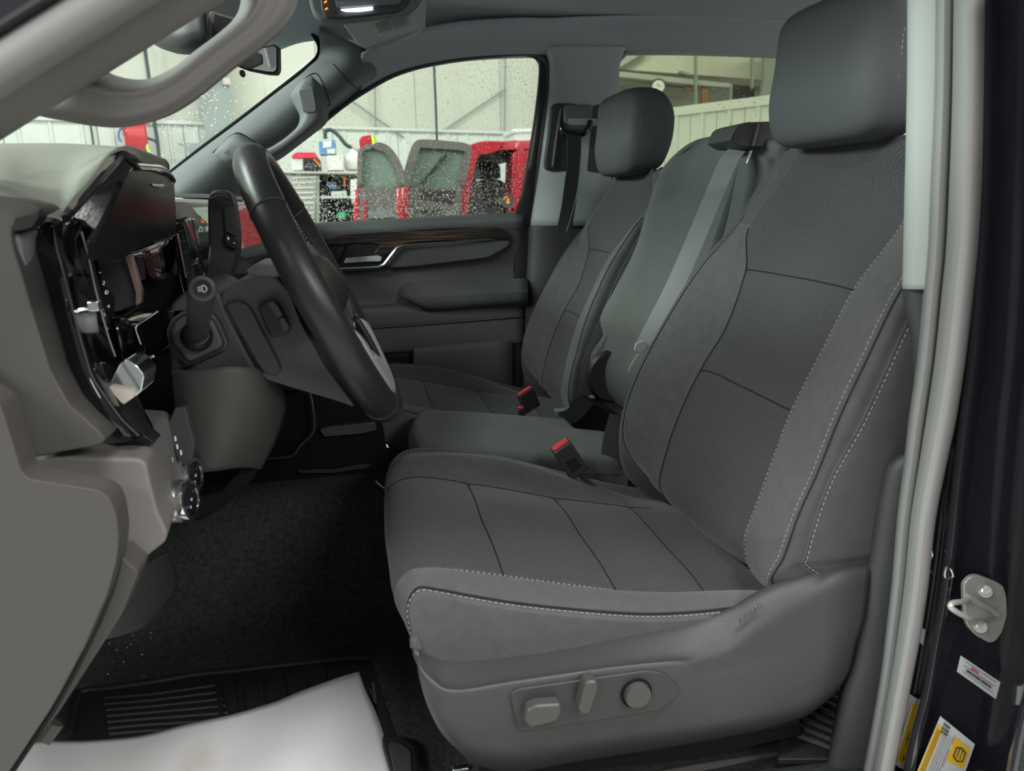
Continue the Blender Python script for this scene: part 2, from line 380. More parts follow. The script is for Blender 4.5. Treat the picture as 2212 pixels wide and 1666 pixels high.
def build_seat(name, label, group, bo=0):
    rt = root(name, label, 'car seat', (.30, 1.07, .12), group)
    rows = []
    for i, r in enumerate(BACK_V):
        p = [W(*q) for q in r]
        if bo:
            w_ = math.sin(math.pi*min(max((i-.5)/8.5,0),1))**.5
            for k_, f_ in ((4,.15),(5,.9),(6,1),(7,.8)): p[k_] = p[k_] + V(-bo*w_*f_,0,0)
        back = .10 if i else .07
        rows.append([p[0]+V(back,.0,0), p[0]+V(back*.35,.012,0)] + p + [p[7]+V(back*.5,-.004,.0), p[7]+V(back*1.25,.0,.0)])
    top = [q+V(.05,0,.006) for q in rows[0]]; top = [p*.9 + (rows[0][5]+V(.06,0,0))*.1 for p in top]
    low = [q+V(.05,0,-.035) for q in rows[-1]]
    rows = [top]+rows+[low]
    # column numbers now: 2 far edge, 3 far stitch, 4 far seam, 5 centre, 6 near seam, 7 stitch, 8 near crest, 9 side seam
    def disp(i, j):
        i -= 1
        d = -.0045*gs(j-4,.16) - .0035*gs(j-6,.16) - .002*gs(j-9,.2)
        inside = 1/(1+math.exp(-(j-4.05)*14))/(1+math.exp((j-5.95)*14))
        d += inside*(-.004*gs(i-3,.11) - .004*gs(i-5,.11))
        if 4 < j < 6: d += .004*math.sin(math.pi*(j-4)/2)
        d += .009*math.sin(math.pi*min(max((j-2.6)/1.4,0),1))*gs(i-5.5,2.8) + .010*math.sin(math.pi*min(max((j-6.1)/1.9,0),1))*gs(i-5.0,3.6)
        return d
    NR, NC = 10, 8
    g0 = surf(rows, NR, NC)
    bb, g = patch('backrest', rows, M['cloth'], rt, NR, NC, solid=.01, soff=-1, disp=disp, flip=True)
    # assign the cloths by column
    me = bb.data; me.materials.append(M['cloth_centre']); me.materials.append(M['cloth_bolster'])
    C = len(g[0]); R = len(g)
    p0 = wloc(rt)
    import mathutils
    kd = {}
    for i in range(R):
        for j in range(C): kd[tuple(round(c,5) for c in (g[i][j]-p0))] = (i/NR-1, j/NC)
    for f in me.polygons:
        js = [kd.get(tuple(round(c,5) for c in me.vertices[v].co)) for v in f.vertices]; js = [q for q in js if q]
        if not js: continue
        i = sum(q[0] for q in js)/len(js); j = sum(q[1] for q in js)/len(js)
        if 4 <= j <= 6 and i > -.2: f.material_index = 1
        elif (3 < j < 4 or 6 < j < 8) and i > 1.9: f.material_index = 2
    # seams and threads
    def line(fn, n=60, lift=0): return [gpt(g, *fn(k/n), lift) for k in range(n+1)]
    L = -.0008*SGN
    tube('seam', line(lambda t: ((3+t*8)*NR, 4*NC), lift=-L*0), .0017, M['seam'], bb, seg=6)
    tube('seam', line(lambda t: ((3+t*8)*NR, 6*NC)), .0015, M['seam'], bb, seg=6)
    tube('seam', line(lambda t: (4*NR, (4+2*t)*NC)), .0014, M['seam'], bb, seg=6)
    tube('seam', line(lambda t: (6*NR, (4+2*t)*NC)), .0014, M['seam'], bb, seg=6)
    tube('seam', line(lambda t: ((2.6+t*8)*NR, 8.12*NC)), .0016, M['seam'], bb, seg=6)
    tube('piping', line(lambda t: ((2+t*8.7)*NR, 9*NC)), .0024, M['cloth'], bb, seg=6)
    tube('seam', line(lambda t: ((2.8+t*7.4)*NR, (3-.12)*NC)), .0014, M['seam'], bb, seg=6)
    for fn in (lambda t: ((3+t*7.6)*NR, 3*NC), lambda t: ((2.6+t*8)*NR, 6.75*NC), lambda t: ((2.6+t*8)*NR, 7.96*NC), lambda t: ((2.2+t*8.5)*NR, 9.12*NC),
               lambda t: ((10.35)*NR, (7.2+1.6*t)*NC)):
        q = [gpt(g, *fn(k/160), -.0012*SGN) for k in range(161)]
        stitches('stitching', q, M['thread'], bb, w=.0009)
    # back shell
    sh = []
    for i, r in enumerate(rows[1:-1]):
        a, b = r[0], r[-1]
        sh.append([a+V(-.01,-.01,0), a+V(.03,-.03,.0), (a+b)/2+V(.045,0,0), b+V(.03,.03,0), b+V(-.01,.01,0)])
    patch('back_shell', sh, M['plastic'], rt, 3, 4, solid=.004)
    # headrest
    st = []
    for z, a, b, cx in ((.878,.030,.085,.752),(.885,.046,.112,.745),(.905,.062,.134,.750),(.95,.074,.145,.757),(1.0,.076,.144,.764),(1.035,.071,.146,.764),(1.064,.062,.140,.757),(1.080,.050,.127,.752),(1.088,.036,.108,.750),(1.091,.016,.08,.75)):
        st.append(sellipse(cx-.010, 1.085, z, a, b*1.015, 4.0, 36))
    hr, gh = patch('headrest', st, M['headrest'], rt, 4, 1, closed=True, cap=True)
    def hb_(z): return tab0(z, ((.885,.112),(.905,.134),(.95,.147),(1.0,.146),(1.035,.146),(1.068,.138)))
    q = [V(.718+.03*(z_-.9), 1.085-hb_(z_)*.985-.0012, z_) for z_ in [.893+.175*k/24 for k in range(25)]]
    stitches('stitching', spline(q,3), M['thread'], hr, w=.0009)
    for y in (1.03, 1.14): tube('headrest_post', [V(.775,y,.872), V(.765,y,.93)], .006, M['satin'], rt, seg=10)
    # top roll of the shoulder under the headrest
    # ---- cushion, built to size: X along the cab, Y across
    prof = [(.050,.215),(.034,.255),(.014,.290),(.006,.318),(.022,.338),(.055,.347),(.10,.341),(.155,.327),(.23,.306),(.313,.283),(.38,.267),(.455,.251),(.51,.240),(.57,.226)]
    prof = [Vector((a,0,b)) for a,b in prof]
    def tab(x, T):
        for (a,p),(b,q) in zip(T, T[1:]):
            if x <= b: return p+(q-p)*min(max((x-a)/(b-a),0),1)
        return T[-1][1]
    rows = []
    for k, p in enumerate(prof):
        x, z = p.x, p.z
        f = min(max((k-1)/4,0),1)
        out = tab(x, ((.006,.020),(.022,.024),(.055,.010),(.12,.0),(.19,.0),(.27,.004),(.32,.008),(.38,.016),(.43,.026),(.5,.034)))*(0 if k < 3 else 1)
        far = tab(x, ((.0,.0),(.10,.012),(.2,.026),(.28,.025),(.36,.012),(.42,-.004),(.5,-.02)))
        xn = .020*(1-min(max(x/.09,0),1))
        lowz = z-.02 if k < 3 else max(.20, z-.02-(k-2)*.02)
        g_ = min(max((k-2)/3,0),1)
        c = [(x+xn*1.25, 1.352, lowz), (x+xn*.9, 1.345, z+far*.35), (x+xn*.6, 1.318, z+far*.95), (x+xn*.35, 1.275, z+far+.006*f), (x+xn*.12, 1.222, z-.001),
             (x, 1.14, z+.003), (x-.002, 1.05, z+.004), (x, .96, z+.003), (x+xn*.12, .878, z-.001), (x+xn*.35, .845, z+out*.7+.009*f), (x+xn*.7, .808, z+out+.007*f),
             (x+xn*1.0, .791, z+out-.002*f), (x+xn*1.15, .788, z+out*g_-.012*g_-.004), (x+xn*1.25, .789, z-.008-.09*g_)]
        rows.append([V(*q) for q in c])
    def dispc(i, j):
        d = .0035*gs(j-4,.14) + .0035*gs(j-8,.14) + .0028*gs(j-10.6,.16) + .002*gs(j-2,.12)
        ins = 1/(1+math.exp(-(j-4.05)*14))/(1+math.exp((j-7.95)*14))
        for s in (7, 9.0, 11.0): d += ins*.0038*gs(i-s,.13)
        d -= ins*.002*math.sin(math.pi*min(max((i-7)/2,0),1)) + ins*.002*math.sin(math.pi*min(max((i-9)/2,0),1))
        return d
    NR2, NC2 = 8, 6
    cu, g2 = patch('cushion', rows, M['cloth'], rt, NR2, NC2, solid=.005, soff=-1, disp=dispc)
    me = cu.data; me.materials.append(M['cloth_centre']); me.materials.append(M['cloth_bolster'])
    kd = {}
    for i in range(len(g2)):
        for j in range(len(g2[0])): kd[tuple(round(c,5) for c in (g2[i][j]-p0))] = (i/NR2, j/NC2)
    for f in me.polygons:
        js = [kd.get(tuple(round(c,5) for c in me.vertices[v].co)) for v in f.vertices]; js = [q for q in js if q]
        if not js: continue
        j = sum(q[1] for q in js)/len(js)
        f.material_index = 1 if 4 <= j <= 8 else (2 if (2 < j < 4 or j > 8) else 0)
    def l2(fn, n=60, lift=0): return [gpt(g2, *fn(k/n), lift) for k in range(n+1)]
    for fn in (lambda t: ((2.5+t*9.3)*NR2, 4*NC2), lambda t: ((1+t*11)*NR2, 8*NC2), lambda t: ((1.5+t*10.8)*NR2, 10.6*NC2), lambda t: ((3+t*8)*NR2, 2*NC2),
               lambda t: (7*NR2, (4+4*t)*NC2), lambda t: (9*NR2, (4+4*t)*NC2), lambda t: (11*NR2, (4+4*t)*NC2)):
        tube('seam', l2(fn), .0013, M['seam'], cu, seg=6)
    tube('piping', l2(lambda t: ((1.2+t*11)*NR2, 10.42*NC2), lift=.001*SGC*-1), .0018, M['cloth_bolster'], cu, seg=6)
    for fn in (lambda t: ((2.5+t*8.6)*NR2, 2.14*NC2), lambda t: ((4.2+t*7)*NR2, 8.3*NC2), lambda t: ((1.5+t*10.4)*NR2, 10.85*NC2)):
        stitches('stitching', l2(fn, 140, -.0012*SGC), M['thread'], cu, w=.0009)
    return rt
SGN, SGC = -1, 1
driver = build_seat('driver_seat', 'large charcoal cloth front seat with power switches, beside the open door frame', None)
passenger = build_seat('passenger_seat', 'charcoal cloth passenger seat beside the far door, beyond the narrow middle seat', None, .048)
passenger.location = driver.location + V(-.004, .905, -.018)
passenger.rotation_euler = (0, math.radians(-1.0), 0)
# ---- plastic side shield with the power switches (driver's seat only)
sr = [
 [(900,1400,.80),(940,1413,.80),(991,1420,.80),(1097,1412,.80),(1224,1393,.80),(1351,1367,.80),(1478,1344,.80),(1575,1312,.80),(1639,1276,.815),(1700,1248,.82),(1760,1224,.82),(1820,1206,.82),(1885,1200,.82)],
 [(901,1409,.787),(940,1424,.787),(991,1431,.787),(1097,1422,.787),(1224,1403,.787),(1351,1377,.787),(1478,1354,.787),(1575,1323,.787),(1641,1283,.79),(1700,1256,.79),(1760,1232,.79),(1820,1214,.79),(1888,1209,.79)],
 [(900,1420,.772),(932,1452,.762),(978,1480,.752),(1100,1464,.752),(1224,1446,.752),(1351,1428,.752),(1478,1416,.754),(1560,1402,.76),(1630,1360,.765),(1692,1322,.768),(1748,1288,.768),(1800,1258,.765),(1880,1240,.765)],
 [(902,1436,.765),(935,1475,.745),(985,1495,.738),(1100,1478,.738),(1224,1460,.738),(1351,1443,.738),(1470,1434,.740),(1530,1450,.75),(1610,1425,.758),(1680,1395,.762),(1742,1360,.762),(1796,1340,.757),(1870,1330,.757)],
 [(906,1465,.765),(938,1510,.745),(990,1532,.738),(1100,1520,.738),(1224,1505,.738),(1351,1490,.738),(1470,1480,.738),(1560,1478,.748),(1640,1462,.753),(1700,1440,.757),(1752,1415,.757),(1800,1395,.754),(1850,1390,.757)],
 [(918,1510,.768),(948,1560,.748),(1000,1588,.742),(1105,1592,.742),(1224,1580,.742),(1351,1564,.742),(1470,1548,.742),(1560,1535,.745),(1640,1520,.75),(1700,1500,.755),(1755,1480,.757),(1795,1465,.757),(1835,1450,.762)],
 [(940,1560,.775),(970,1600,.762),(1015,1630,.752),(1110,1642,.750),(1224,1625,.750),(1351,1605,.750),(1470,1590,.750),(1560,1575,.75),(1640,1560,.755),(1700,1545,.76),(1745,1530,.762),(1780,1510,.765),(1815,1485,.77)],
 [(960,1590,.80),(990,1622,.79),(1030,1655,.785),(1115,1672,.785),(1228,1652,.785),(1355,1632,.785),(1474,1612,.785),(1562,1596,.785),(1642,1580,.785),(1700,1562,.785),(1742,1548,.79),(1775,1525,.79),(1805,1500,.79)],
]
srw = [[W(*q) for q in r] for r in sr]
# wrap the front end round the cushion corner
srw = [[r[0]+V(.02,.10,.01), r[0]+V(.004,.035,.002)]+r for r in srw]
shield, gsd = patch('side_shield', srw, M['shield'], driver, 5, 6, solid=.004, soff=1)
sy = .7375
def swp(u, v): return W(u, v, sy)
pan = prism('switch_panel', uv([(1101,1500),(1118,1490),(1395,1450),(1432,1454),(1469,1485),(1467,1502),(1425,1536),(1135,1583),(1119,1576)], sy-.0035, 9), (0,.006,0), M['dgrey'], shield, bev=.0015)
M['switch'] = mat('switch_plastic', (.055,.054,.052), .38, spec=.5)
def knob(name, poly, y0, dy, r, bev): return prism(name, uv(poly, y0, r), (0,dy,0), M['switch'], shield, bev=bev)
knob('seat_switch', [(1132,1560),(1140,1535),(1158,1526),(1213,1522),(1214,1545),(1205,1562),(1145,1577)], sy-.020, .018, 8, .004)
knob('recline_switch', [(1250,1535),(1262,1488),(1268,1474),(1290,1472),(1294,1490),(1284,1520),(1275,1546),(1256,1548)], sy-.022, .020, 6, .004)
c = W(1373, 1495, sy-.002)
lathe('lumbar_switch_ring', [(0,.0195),(.004,.0195),(.004,.0175),(.001,.0175)], c, (0,-1,0), M['blackm'], shield)
lathe('lumbar_switch', [(0,.0165),(.008,.0165),(.0105,.0155),(.0115,.0135),(.0100,.006),(.0095,.0)], c, (0,-1,0), M['switch'], shield)
textobj('airbag_lettering', 'AIRBAG', W(1622,1326,.764), W(1660,1300,.768)-W(1600,1345,.76), V(0,.3,1), .011, M['plastic'], shield, ext=.0004)
# seat rail below the shield
b = root('seat_rail', 'dark metal seat rail on the carpet under the power seat', 'seat rail', W(1400,1640,.82))
prism('rail', uv([(1030,1650),(1500,1600),(1730,1562),(1735,1590),(1500,1640),(1040,1690)], .82), (0,.04,0), M['black'], b, bev=.002)
box('bracket', W(1028,1668,.83), (.05,.03,.012), M['plastic'], b)
box('latch_tab', W(995,1660,.83), (.022,.01,.006), M['satin'], b)

# ================================================================ MIDDLE SEAT
mid = root('middle_seat', 'narrow smooth grey middle seat between the two front seats', 'car seat', (.3, 1.51, .15))
mb = [
 # far edge silhouette (Y 1.66) -> near edge
 [(1478,318,1.63),(1500,305,1.62),(1540,297,1.60),(1590,292,1.52),(1640,300,1.42),(1675,318,1.37)],
 [(1428,372,1.655),(1440,362,1.64),(1500,352,1.60),(1570,360,1.52),(1645,372,1.42),(1685,385,1.37)],
 [(1398,455,1.665),(1410,450,1.645),(1468,450,1.60),(1545,462,1.52),(1620,475,1.42),(1668,490,1.365)],
 [(1372,540,1.67),(1383,538,1.65),(1440,545,1.60),(1512,560,1.52),(1590,575,1.42),(1640,590,1.36)],
 [(1330,622,1.67),(1345,622,1.65),(1405,632,1.60),(1480,650,1.52),(1562,668,1.42),(1612,685,1.36)],
 [(1298,682,1.67),(1312,690,1.65),(1375,706,1.60),(1452,726,1.52),(1535,748,1.42),(1588,770,1.36)],
 [(1302,725,1.66),(1316,738,1.645),(1372,760,1.60),(1440,784,1.52),(1520,808,1.42),(1572,828,1.36)],
 [(1276,768,1.66),(1296,785,1.645),(1350,812,1.60),(1420,838,1.52),(1500,862,1.42),(1550,880,1.36)],
 [(1283,822,1.655),(1306,838,1.64),(1350,858,1.60),(1420,886,1.52),(1490,908,1.42),(1535,925,1.36)],
 [(1318,868,1.65),(1330,874,1.64),(1362,892,1.60),(1420,918,1.52),(1485,938,1.42),(1520,950,1.36)],
]
mw = []
for r in mb:
    p = [W(*q) for q in r]; mw.append([p[0]+V(.075,-.012,0), p[0]+V(.026,-.002,0)]+p+[p[-1]+V(.02,-.004,0), p[-1]+V(.075,0,0)])
t0 = [p+V(.04,0,.004) for p in mw[0]]
patch('backrest', [t0]+mw, M['cloth_mid'], mid, 6, 5, solid=.01, flip=True)
# bolster roll edge / hinge cover at the foot
hc = W(1288,810,1.665)
lathe('hinge_cover', [(0,.062),(.012,.066),(.02,.060)], hc+V(.035,-.01,-.0), (0,-1,0), M['black'], mid, seg=32)
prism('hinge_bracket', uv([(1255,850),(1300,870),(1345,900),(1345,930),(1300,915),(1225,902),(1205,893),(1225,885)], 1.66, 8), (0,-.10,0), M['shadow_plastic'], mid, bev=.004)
prism('hinge_bracket', uv([(1195,882),(1232,880),(1252,858),(1280,850),(1272,868),(1240,895),(1200,895)], 1.69, 5), (0,-.03,0), M['trim_grey'], mid, bev=.003)
cm = [
 [(858,1008),(862,985),(866,930),(868,900),(885,884),(930,877),(990,878),(1080,884),(1180,894),(1262,905),(1296,925),(1330,962)],
]
# cushion pad as a closed rounded box-like pad with the outline seen from above
def outline(z, grow):
    pts = [(.075,1.40),(.070,1.50),(.080,1.60),(.105,1.655),(.18,1.675),(.30,1.675),(.42,1.672),(.50,1.65),(.545,1.60),(.565,1.52),(.55,1.42),(.50,1.365),(.38,1.352),(.25,1.35),(.13,1.355),(.09,1.37)]
    c = V(.31,1.51,z); return [c + (V(a,b,z)-c)*grow for a,b in pts]
secs = [outline(.20,.95), outline(.215,.985), outline(.25,1.0), outline(.300,1.0), outline(.325,.985), outline(.338,.95), outline(.345,.86), outline(.348,.6), outline(.349,.25)]
for s_ in secs:
    for k,p in enumerate(s_): p.z += (.004 - max(0,p.x-.1)*.15)
patch('cushion', secs, M['cloth_mid'], mid, 3, 3, closed=True, cap=True)
q = outline(.312, 1.003); q = [p+V(0,0,.004-max(0,p.x-.1)*.15) for p in q]
tube('piping', spline(q,4,True), .002, M['cloth'], mid, closed=True, seg=6)
box('base', (.33,1.51,.12), (.40,.26,.16), M['black'], mid, bev=.01)
tube('fold_strap', [W(812,1040,1.42), W(825,1052,1.41), W(845,1062,1.40), W(870,1066,1.39)], .0022, M['satin'], mid, n=4, seg=6)
# ---- belt guide on top of the middle seat
gd = prism('belt_guide', uv([(1576,300),(1590,272),(1610,264),(1672,262),(1690,268),(1698,290),(1700,320),(1640,318),(1600,318),(1578,305)], 1.40, 8), (0,.10,0), M['plastic'], mid, bev=.008)
box('guide_rib', W(1634,292,1.394), (.006,.012,.045), M['dgrey'], gd, rot=Matrix.Rotation(.25,3,'Y'))
box('guide_slot', W(1617,340,1.385), (.004,.008,.026), M['satin'], gd, rot=Matrix.Rotation(.32,3,'Y'), bev=.001)
patch('guide_cover', [[W(1600,318,1.50),W(1640,322,1.49),W(1690,325,1.46)],[W(1580,400,1.50),W(1640,400,1.485),W(1690,400,1.45)],[W(1540,520,1.495),W(1600,520,1.48),W(1660,530,1.44)],[W(1500,640,1.49),W(1560,640,1.47),W(1620,650,1.43)]], M['cloth'], mid, 4, 4, solid=.012)
# ---- middle lap and shoulder belt with its tongue
mbt = root('middle_seat_belt', 'light grey seat belt lying down the middle seat backrest', 'seat belt', W(1490,560,1.47))
ribbon('webbing', [W(1594,322,1.44), W(1572,352,1.43), W(1545,415,1.42), W(1503,515,1.41), W(1457,620,1.405), W(1416,700,1.40), W(1390,750,1.40)], .036, M['belt'], mbt, side=(1,-.45,.25), n=8)
prism('tongue', uv([(1374,742),(1392,736),(1400,748),(1386,765),(1370,757)], 1.39, 3), (0,.004,0), M['satin_grey'], mbt, bev=.001)
prism('tongue_blade', uv([(1376,768),(1382,764),(1370,804),(1357,805),(1358,798)], 1.385, 2), (0,.003,0), M['trim_light'], mbt, bev=.0008)
# ================================================================ BUCKLES
def buckle(name, label, group, c, axis, wy, wx, ln, red_up=True, facing=None, red_len=.006):
    """c = top centre, axis = direction of the body away from the button"""
    rt = root(name, label, 'seat belt buckle', c, group)
    z = -Vector(axis).normalized(); y = Vector(facing); y = (y-z*y.dot(z)).normalized(); x = y.cross(z)
    R = Matrix((x,y,z)).transposed()
    b = box('buckle_body', Vector(c)-z*ln/2, (wx,wy,ln), M['dgrey'], rt, bev=.003, rot=R)
    box('release_button', Vector(c)+z*.0005, (wx*.86,wy*.62,red_len), M['red'], rt, bev=.0012, rot=R)
    return rt, x, y, z, R
c = W(1210,962,1.30)
ax = W(1262,1028,1.30) - c
bk, bx_, by_, bz_, bR = buckle('driver_belt_buckle', 'black buckle with red button standing above the near cushion and its square panel', 'seat belt buckles', c+V(0,0,.0), (.52,.02,-.85), .030, .040, .070, facing=(0,-1,0))
box('buckle_panel', Vector(c)-bz_*.042+by_*.0152, (.022,.001,.026), M['black'], bk, rot=bR, bev=.0004)
tube('buckle_strap', [Vector(c)-bz_*.065, Vector(c)-bz_*.11+V(.01,0,0), Vector(c)-bz_*.17+V(.02,0,0)], .011, M['plastic'], bk, seg=10, flat=.5, n=4)
# lap belt bundle beside it
bb = root('lap_belt', 'black lap belt webbing bunched between the near backrest and the middle seat', 'seat belt', W(1320,990,1.42))
ribbon('webbing', [W(1345,900,1.40), W(1332,950,1.385), W(1326,1000,1.372), W(1322,1045,1.365), W(1312,1080,1.36)], .055, M['black'], bb, side=(1,-.3,.0), n=6, t=.003)
ribbon('webbing', [W(1350,960,1.38), W(1340,1000,1.37), W(1335,1040,1.36), W(1330,1080,1.35)], .04, M['black'], bb, side=(.9,-.3,.2), n=6, t=.003)
tube('belt_anchor', [W(1310,978,1.40), W(1302,1000,1.395), W(1300,1020,1.39), W(1296,1042,1.385)], .006, M['plastic'], bb, n=4)
prism('anchor_cover', uv([(1300,1045),(1340,1030),(1370,1018),(1400,1030),(1425,1065),(1400,1085),(1330,1060)], 1.375, 8), (0,.03,0), M['shield'], driver, bev=.006)
c = W(1134,845,1.78)
bk2, x2, y2, z2, R2 = buckle('passenger_belt_buckle', 'black buckle with slim red button lying on the far seat cushion', 'seat belt buckles', c, (.35,.15,-.93), .018, .046, .055, facing=(.2,-1,.35))
c = W(1125,882,1.72)
bk3, *_ = buckle('middle_belt_buckle', 'red button of a buckle just showing behind the middle cushion', 'seat belt buckles', c, (.15,.1,-.98), .016, .016, .05, facing=(0,-1,.2))
for o_ in (bk, bk2, bk3):
    del o_['group']
# ================================================================ CAB SHELL
# floor: carpet with the transmission hump
fl = []
for x in (-1.6,-1.0,-.6,-.35,-.15,0,.15,.4,.8,1.4,1.9):
    rise = max(0,-.75-x)*.8
    def hz(y, x=x):
        h = .215*(1/(1+math.exp(-(y-1.44)*26)))*(1/(1+math.exp((y-1.86)*26)))
        return h
    fl.append([V(x, y, max(hz(y), 0)+rise + (.03 if y < .8 else 0)) for y in (.66,.76,.82,.95,1.1,1.25,1.35,1.41,1.47,1.54,1.65,1.75,1.85,2.0,2.2,2.42)])
fo, _ = patch('floor', fl, M['carpet'], None, 4, 4, solid=.01); tag(fo, kind='structure')
# headliner: a crowned sheet from door to door with a lip over the openings
hl = []
def hz(x): return 1.335 if x > -.05 else 1.335-(x+.05)**2*1.5
for x in (-.235,-.2,-.12,0,.2,.5,.8,1.2,1.7):
    z = hz(x)
    hl.append([V(x,.60,z-.075),V(x,.66,z-.05),V(x,.78,z-.012),V(x,1.1,z+.005),V(x,1.5,z+.01),V(x,1.9,z+.005),V(x,2.15,z-.008),V(x,2.27,z-.035),V(x,2.335,z-.07)])
ho, _ = patch('ceiling', hl, M['liner'], None, 4, 5, solid=.01); tag(ho, kind='structure')
# roof skin above
rf = [[V(x,.52,z-.06),V(x,.62,z+.02),V(x,1.5,z+.05),V(x,2.4,z+.02),V(x,2.5,z-.06)] for x,z in ((-.24,1.33),(-.1,1.36),(.1,1.37),(.8,1.375),(1.9,1.37))]
ro, _ = patch('ceiling_skin', rf, M['paint'], None, 3, 4, solid=.01); ro.name = 'trim_1'; tag(ro, kind='structure')
# far roof rail: the band between the headliner and the far door window, following the window arc
arc = [(560,360),(600,334),(650,297),(700,256),(740,222),(780,195),(820,172),(860,154),(920,138),(1000,125),(1080,119),(1140,117),(1185,118),(1330,112),(1500,112),(1700,119),(1800,122)]
rl = [[W(u,v+4,2.42), W(u,v,2.37), W(u,v-6,2.335), W(u,v-26,2.30), W(u,v-52,2.26), W(u,v-80,2.20)] for u,v in arc[5:]]
rr, _ = patch('trim_2', rl, M['liner'], None, 3, 3, solid=.006); tag(rr, kind='structure')
# ---------------------------------------------------------------- far windscreen pillar with its grab handle
ap = sroot('trim_3', W(560,260,2.2))
rows = []
for (a, b, c, d) in (((335,402),(352,410),(420,440),(470,470)), ((372,371),(392,372),(480,400),(520,440)), ((440,319),(458,318),(540,350),(590,352)), ((520,260),(540,258),(610,300),(648,300)),
                     ((600,198),(618,195),(680,240),(705,253)), ((642,166),(660,166),(728,205),(752,212)), ((668,143),(690,142),(758,180),(782,190)), ((690,118),(712,118),(790,158),(825,166)), ((690,60),(715,70),(800,110),(850,125))):
    rows.append([W(*a,2.33), W(a[0]+2,a[1]+1,2.27), W(*b,2.235), W((b[0]+c[0])/2,(b[1]+c[1])/2,2.215), W(*c,2.25), W(*d,2.35)])
patch('pillar_cover', rows, M['trim_grey'], ap, 5, 5, solid=.006)
tube('cover_seam', [W(720,138,2.20), W(738,158,2.205), W(756,178,2.225), W(776,196,2.29)], .0016, M['seam'], ap, n=4, seg=6)
tube('glass_edge', [W(368,374,2.335), W(440,318,2.335), W(520,258,2.335), W(600,196,2.335), W(641,164,2.335), W(668,142,2.335), W(687,122,2.335), W(690,100,2.33), W(678,76,2.32), W(655,50,2.3), W(630,24,2.28), W(590,-10,2.25)], .007, M['blackm'], ap, n=4)
patch('corner_cover', [[W(630,-30,2.37),W(720,-40,2.37),W(840,-40,2.37)],[W(660,25,2.37),W(730,20,2.37),W(840,20,2.37)],[W(694,85,2.38),W(745,90,2.38),W(840,95,2.38)],[W(702,122,2.38),W(750,150,2.38),W(840,160,2.38)]], M['liner'], ap, 4, 4, solid=.004)
gh_ = root('grab_handle', 'grey grab handle on the far windscreen pillar with two square end pads', 'grab handle', W(590,300,2.12))
secs = []
for (i, o, t) in (((462,330),(478,350),.004), ((480,309),(500,358),.014), ((511,289),(525,360),.018), ((548,308),(560,356),.02), ((573,322),(590,347),.02), ((602,308),(610,336),.018), ((625,291),(642,312),.018), ((644,272),(674,287),.018), ((650,250),(701,262),.019),
                  ((640,226),(704,228),.019), ((632,201),(697,203),.018), ((648,178),(688,180),.014), ((668,165),(677,167),.005)):
    a, b = W(*i, 2.165), W(*o, 2.165); m1 = a*.8+b*.2; m2 = a*.2+b*.8; up = V(-.0,-1,0)
    secs.append([a, m1+up*t*2.2, (a+b)/2+up*t*2.6, m2+up*t*2.2, b, b+V(0,.03,0), a+V(0,.03,0)])
hb, _ = patch('handle_bar', secs, M['trim_grey'], gh_, 5, 4, closed=True, cap=True)
prism('screw_cover', uv([(645,195),(675,187),(683,232),(681,242),(655,243),(651,222)], 2.112, 3), (0,.004,0), M['trim_grey'], hb, bev=.0012)
prism('screw_cover', uv([(482,330),(515,305),(545,325),(525,345),(500,344)], 2.122, 3), (0,.004,0), M['trim_grey'], hb, bev=.0012)
for ring in ([(634,196),(668,163),(690,165),(712,222),(706,229)], [(460,330),(510,288),(552,308)]):
    tube('bezel_seam', [W(*p,2.165) for p in ring], .0018, M['seam'], gh_, n=4, seg=6)
# ---------------------------------------------------------------- far door
dr = sroot('door_1', W(900,650,2.38))
YD = 2.36
# frame: window surround as a bent tube of rectangular section
win = [(560,366),(600,336),(650,299),(700,258),(740,224),(780,198),(820,176),(860,158),(920,142),(1000,129),(1080,122),(1135,120),(1158,128),(1166,150),(1163,200),(1148,300),(1131,400),(1120,455)]
def frame_rows(pts, a, b, Y0):
    rows = []
    P2 = [Vector(p) for p in pts]; c = Vector((900,330))
    for i, p in enumerate(P2):
        t = (P2[min(i+1,len(P2)-1)]-P2[max(i-1,0)]).normalized(); n = Vector((-t.y, t.x))
        if n.dot(c-p) > 0: n = -n
        rows.append([W(*(p+n*a), Y0+.03), W(*(p+n*a), Y0), W(*(p+n*b), Y0-.004), W(*(p+n*b), Y0+.03)])
    return rows
patch('window_frame', frame_rows(win, 0, 7, 2.37), M['black'], dr, 3, 1, solid=.003)
rows = []
for (l, r, v) in ((1160,1180,112),(1166,1187,150),(1160,1182,220),(1146,1170,320),(1128,1160,420),(1112,1152,468),(1112,1147,520),(1110,1141,600),(1108,1136,700),(1106,1134,800),(1106,1134,960)):
    rows.append([W(l,v,2.375), W(l+3,v,2.355), W(r-4,v,2.35), W(r,v,2.40)])
patch('rear_frame', rows, M['black'], dr, 4, 2, solid=.004)
seal = [(700,262),(745,226),(790,196),(850,163),(920,141),(1000,127),(1080,119),(1140,116),(1168,122),(1181,140),(1183,190),(1174,270),(1163,360),(1155,450),(1148,540),(1142,640),(1138,740),(1134,860)]
tube('door_seal', [W(u,v,2.345) for u,v in seal], .0065, M['plastic'], dr, n=4)
